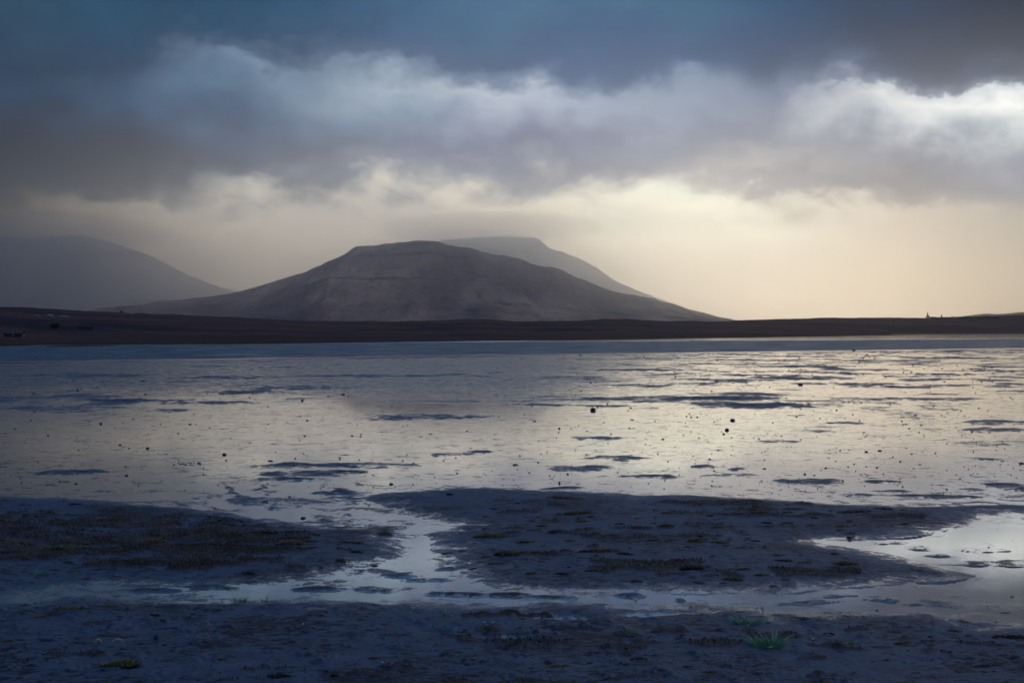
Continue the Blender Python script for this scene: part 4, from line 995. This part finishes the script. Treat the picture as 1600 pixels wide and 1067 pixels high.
for (X, Y, L, Wd, hw, hr, wm, rm, lab, rot, nw) in (
    (78.5,495.5,8.5,6,3.0,2.2,M_WHITE,M_GREYROOF,"white farmhouse on the far left ridge, middle of three buildings",0.15,3),
    (57,494.8,8,5,1.6,1.2,M_GREYROOF,M_GREYROOF,"low grey shed on the far left ridge, leftmost of three buildings",0.0,2),
    (101.5,496.8,15,7,2.2,1.6,M_GREYROOF,M_GREYROOF,"long grey barn on the far left ridge, rightmost of three buildings",-0.1,4),
    (28.5,525.5,4.2,3.4,1.8,1.3,M_WHITE,M_DARKROOF,"small white cottage low on the left shore above the lake",0.3,1),
    (21,525.5,6,3.4,1.3,1.0,M_DARKROOF,M_DARKROOF,"dark shed beside the small white cottage on the left shore",0.1,1),
    (193,491.5,5,4,1.8,1.4,M_WHITE,M_DARKROOF,"little farmhouse below the bird flock beyond the lake",0.1,2),
    (206,491.2,8,4,1.3,1.0,M_GREYROOF,M_GREYROOF,"low pale barn right of the little farmhouse beyond the lake",0.0,2)):
    p = heath_at(X, Y); sc = p[1] / 1500.0 if Y < 500 else 1.0
    sc = 0.8 * p[1] / 2000.0 if Y < 500 else 1.0
    L, Wd, hw, hr = L * sc, Wd * sc, hw * sc, hr * sc
    g_ = gable('farmhouse' if 'house' in lab or 'cottage' in lab else 'farm_building', L, Wd, hw, hr, wm, rm, lab, 'farmhouse' if 'house' in lab or 'cottage' in lab else 'barn', p, rot, nw)
def tree_meshes(seed, conical):
    r = np.random.RandomState(seed); nL = 260; co = []; fs = []
    for k_ in range(nL):
        t = r.rand()
        if conical: zc = 0.15 + 0.83 * t; rad_ = 0.30 * (1.02 - t) ** 0.8
        else: zc = 0.25 + 0.72 * t; rad_ = 0.42 * math.sqrt(max(0.02, 1 - ((zc - 0.58) / 0.44) ** 2))
        a_ = r.uniform(0, 6.28); q_ = rad_ * math.sqrt(r.rand()) * (1 + 0.25 * math.sin(3 * a_ + seed)); c_ = np.array([q_ * math.cos(a_), q_ * math.sin(a_), zc])
        u_ = unit(r.normal(size=3)) * 0.065; v_ = unit(np.cross(u_, r.normal(size=3))) * 0.05
        b_ = len(co); co += [c_ - u_, c_ + v_, c_ + u_, c_ - v_]; fs.append((b_, b_ + 1, b_ + 2, b_ + 3))
    crown = mesh_np('crown', np.array(co), np.array(fs), M_DARKGREEN, smooth=False)
    q = MB(); n_ = 6
    vs_ = [(0.025 * (1 - .6 * zz) * math.cos(6.28 * j / n_), 0.025 * (1 - .6 * zz) * math.sin(6.28 * j / n_), zz * 0.8 - 0.05) for zz in (0, .5, 1) for j in range(n_)]
    q.add(vs_, [(i * n_ + j, i * n_ + (j + 1) % n_, (i + 1) * n_ + (j + 1) % n_, (i + 1) * n_ + j) for i in range(2) for j in range(n_)])
    return crown, q.mesh('trunk', M_BARK)
TR = [tree_meshes(1, True), tree_meshes(2, False), tree_meshes(3, False), tree_meshes(4, True)]
def tree(name, X, Y, h, lab, cat, grp, k_, wide=1.0):
    p = heath_at(X, Y); o = bpy.data.objects.new(name, None); COL.objects.link(o); o.location = p; o.scale = (h * wide, h * wide, h); o.rotation_euler[2] = rnd.uniform(0, 6)
    tag(o, lab, cat, grp); link('crown', TR[k_][0], o); link('trunk', TR[k_][1], o)
tree('conifer_tree', 1470.5, 498.6, 5.6, "tallest dark conifer poking above the trees right of the church", 'tree', 'dark trees on the far right shore', 0, 1.1)
NTH = 'first second third fourth fifth sixth seventh eighth ninth tenth eleventh twelfth thirteenth fourteenth fifteenth sixteenth seventeenth eighteenth nineteenth twentieth'.split() + ['twenty-' + w for w in 'first second third fourth fifth sixth seventh eighth ninth'.split()] + ['thirtieth']
for i_, X in enumerate(x for x in np.arange(1456, 1483, 1.9) if abs(x - 1470.5) > 0.6):
    tree('bushy_tree', X, 499.2, rnd.uniform(2.6, 4.0), NTH[i_] + " dark bushy tree from the church in the clump beside it", 'tree', 'dark trees on the far right shore', rnd.randrange(4), 1.3)
for i_, X in enumerate(np.arange(1485, 1561, 2.6)):
    tree('bushy_tree', X, 498.5 + rnd.uniform(-.3, .5), rnd.uniform(2.4, 3.8), NTH[i_] + " dark tree from the left in the long far shelter belt", 'tree', 'dark trees of the far shelter belt', rnd.randrange(4), 1.6)
for i_, X in enumerate((82, 85.5, 89)):
    tree('bushy_tree', X, 515.5, 3.0, ('left', 'middle', 'right')[i_] + " dark bushy tree of the small grove below the left farm", 'tree', 'small grove below the left farm', 1 + rnd.randrange(2), 1.2)
for i_, X in enumerate((124, 130, 137, 143)):
    tree('shrub', X, 515.0, 1.4, NTH[i_] + " dark shrub from the left, in the row right of the small grove", 'shrub', 'row of shrubs on the left shore', 1, 1.8)
tree('bushy_tree', 191, 491.0, 5.0, "dark tree standing beside the little farmhouse beyond the lake", 'tree', None, 1, 1.0)

# ------------------------------------------------------------------ birds
def bird_mesh(flap, seed):
    q = MB(); n_ = 8; rings = [(-.5,.02),(-.38,.05),(-.15,.085),(.08,.09),(.26,.055),(.34,.06),(.42,.045),(.52,.006)]
    vs_ = []
    for (y_, r_) in rings:
        for j in range(n_): vs_.append((r_ * math.cos(6.2832 * j / n_), y_, r_ * math.sin(6.2832 * j / n_)))
    fs = [(i * n_ + j, i * n_ + (j + 1) % n_, (i + 1) * n_ + (j + 1) % n_, (i + 1) * n_ + j) for i in range(len(rings) - 1) for j in range(n_)]
    q.add(vs_, fs)
    if flap is not None:
        for s_ in (-1, 1):
            p = [(0.05*s_, .18, .03), (0.05*s_, -.12, .03), (.5*s_, .20, .03 + .5*flap), (.5*s_, -.06, .03 + .5*flap), (1.0*s_, .02, .03 + .35*flap), (1.0*s_, -.06, .03 + .33*flap)]
            q.add(p + [(a, b, c - .02) for a, b, c in p], [(0,2,3,1),(2,4,5,3),(6,7,9,8),(8,9,11,10),(0,6,8,2),(2,8,10,4),(1,3,9,7),(3,5,11,9)])
        q.add([(-.03,-.45,0),(.03,-.45,0),(.12,-.68,0),(-.12,-.68,0),(-.03,-.45,-.015),(.03,-.45,-.015),(.12,-.68,-.015),(-.12,-.68,-.015)], [(0,1,2,3),(4,7,6,5),(0,4,5,1),(2,6,7,3)])
    else:
        q.add([(0,.40,.05),(.03,.42,.16),(-.03,.42,.16),(0,.50,.18),(0,.58,.13)], [(0,1,2),(1,3,2),(1,4,3),(2,3,4),(0,2,4),(0,4,1)])
    return q.mesh('bird', M_BIRD, True)
BM = [bird_mesh(f, i) for i, f in enumerate((0.5, -0.35, 0.15))]
def bird(X, Y, d, s_, lab, grp, k_=None, duck=False):
    o = link('duck' if duck else 'bird', DUCK if duck else BM[rnd.randrange(3) if k_ is None else k_])
    o.location = far(X, Y, d); o.scale = (s_, s_, s_); o.rotation_euler = (rnd.uniform(-.2, .2) if not duck else 0, rnd.uniform(-.4, .4) if not duck else 0, rnd.uniform(0, 6.28))
    tag(o, lab, 'bird', grp)
DUCK = bird_mesh(None, 9)
for _ in range(36):
    X = 212 + rnd.gauss(0, 5.5); Y = 470.5 + rnd.gauss(0, 2.4) - (X - 212) * 0.12
    bird(X, Y, rnd.uniform(850, 1000), 0.40, "dark bird in the dense flock low over the left shore", 'flock of birds low over the left shore')
for X, Y in ((266.5, 345.3), (273.5, 344.2), (276.5, 344.4), (282.5, 343.2)):
    bird(X, Y, 700, 0.42, "dark bird in the short line flying high above the left mountain", 'line of birds above the left mountain')
for X, Y in ((121.5, 342.3), (126, 342.1)):
    bird(X, Y, 800, 0.30, "tiny dark bird flying over the far left peak", 'pair of birds over the far left peak')
bird(1432, 384, 600, 0.42, "single dark bird in the bright sky on the right", None, 0)
for X, Y, lab in ((1478, 529.2, "dark duck on the calm strip of the lake at the right"), (1445, 530.3, "smaller dark duck left of the other on the calm right lake"), (1082, 532.0, "dark duck on the lake near the middle of the far shore")):
    d = EYE * F / (Y - HOR); o_s = 1.0
    o = link('duck', DUCK); o.location = ((X - 800) / F * d, d, 0.03); o.scale = (o_s, o_s, o_s * 1.3); o.rotation_euler[2] = 1.4; tag(o, lab, 'duck')
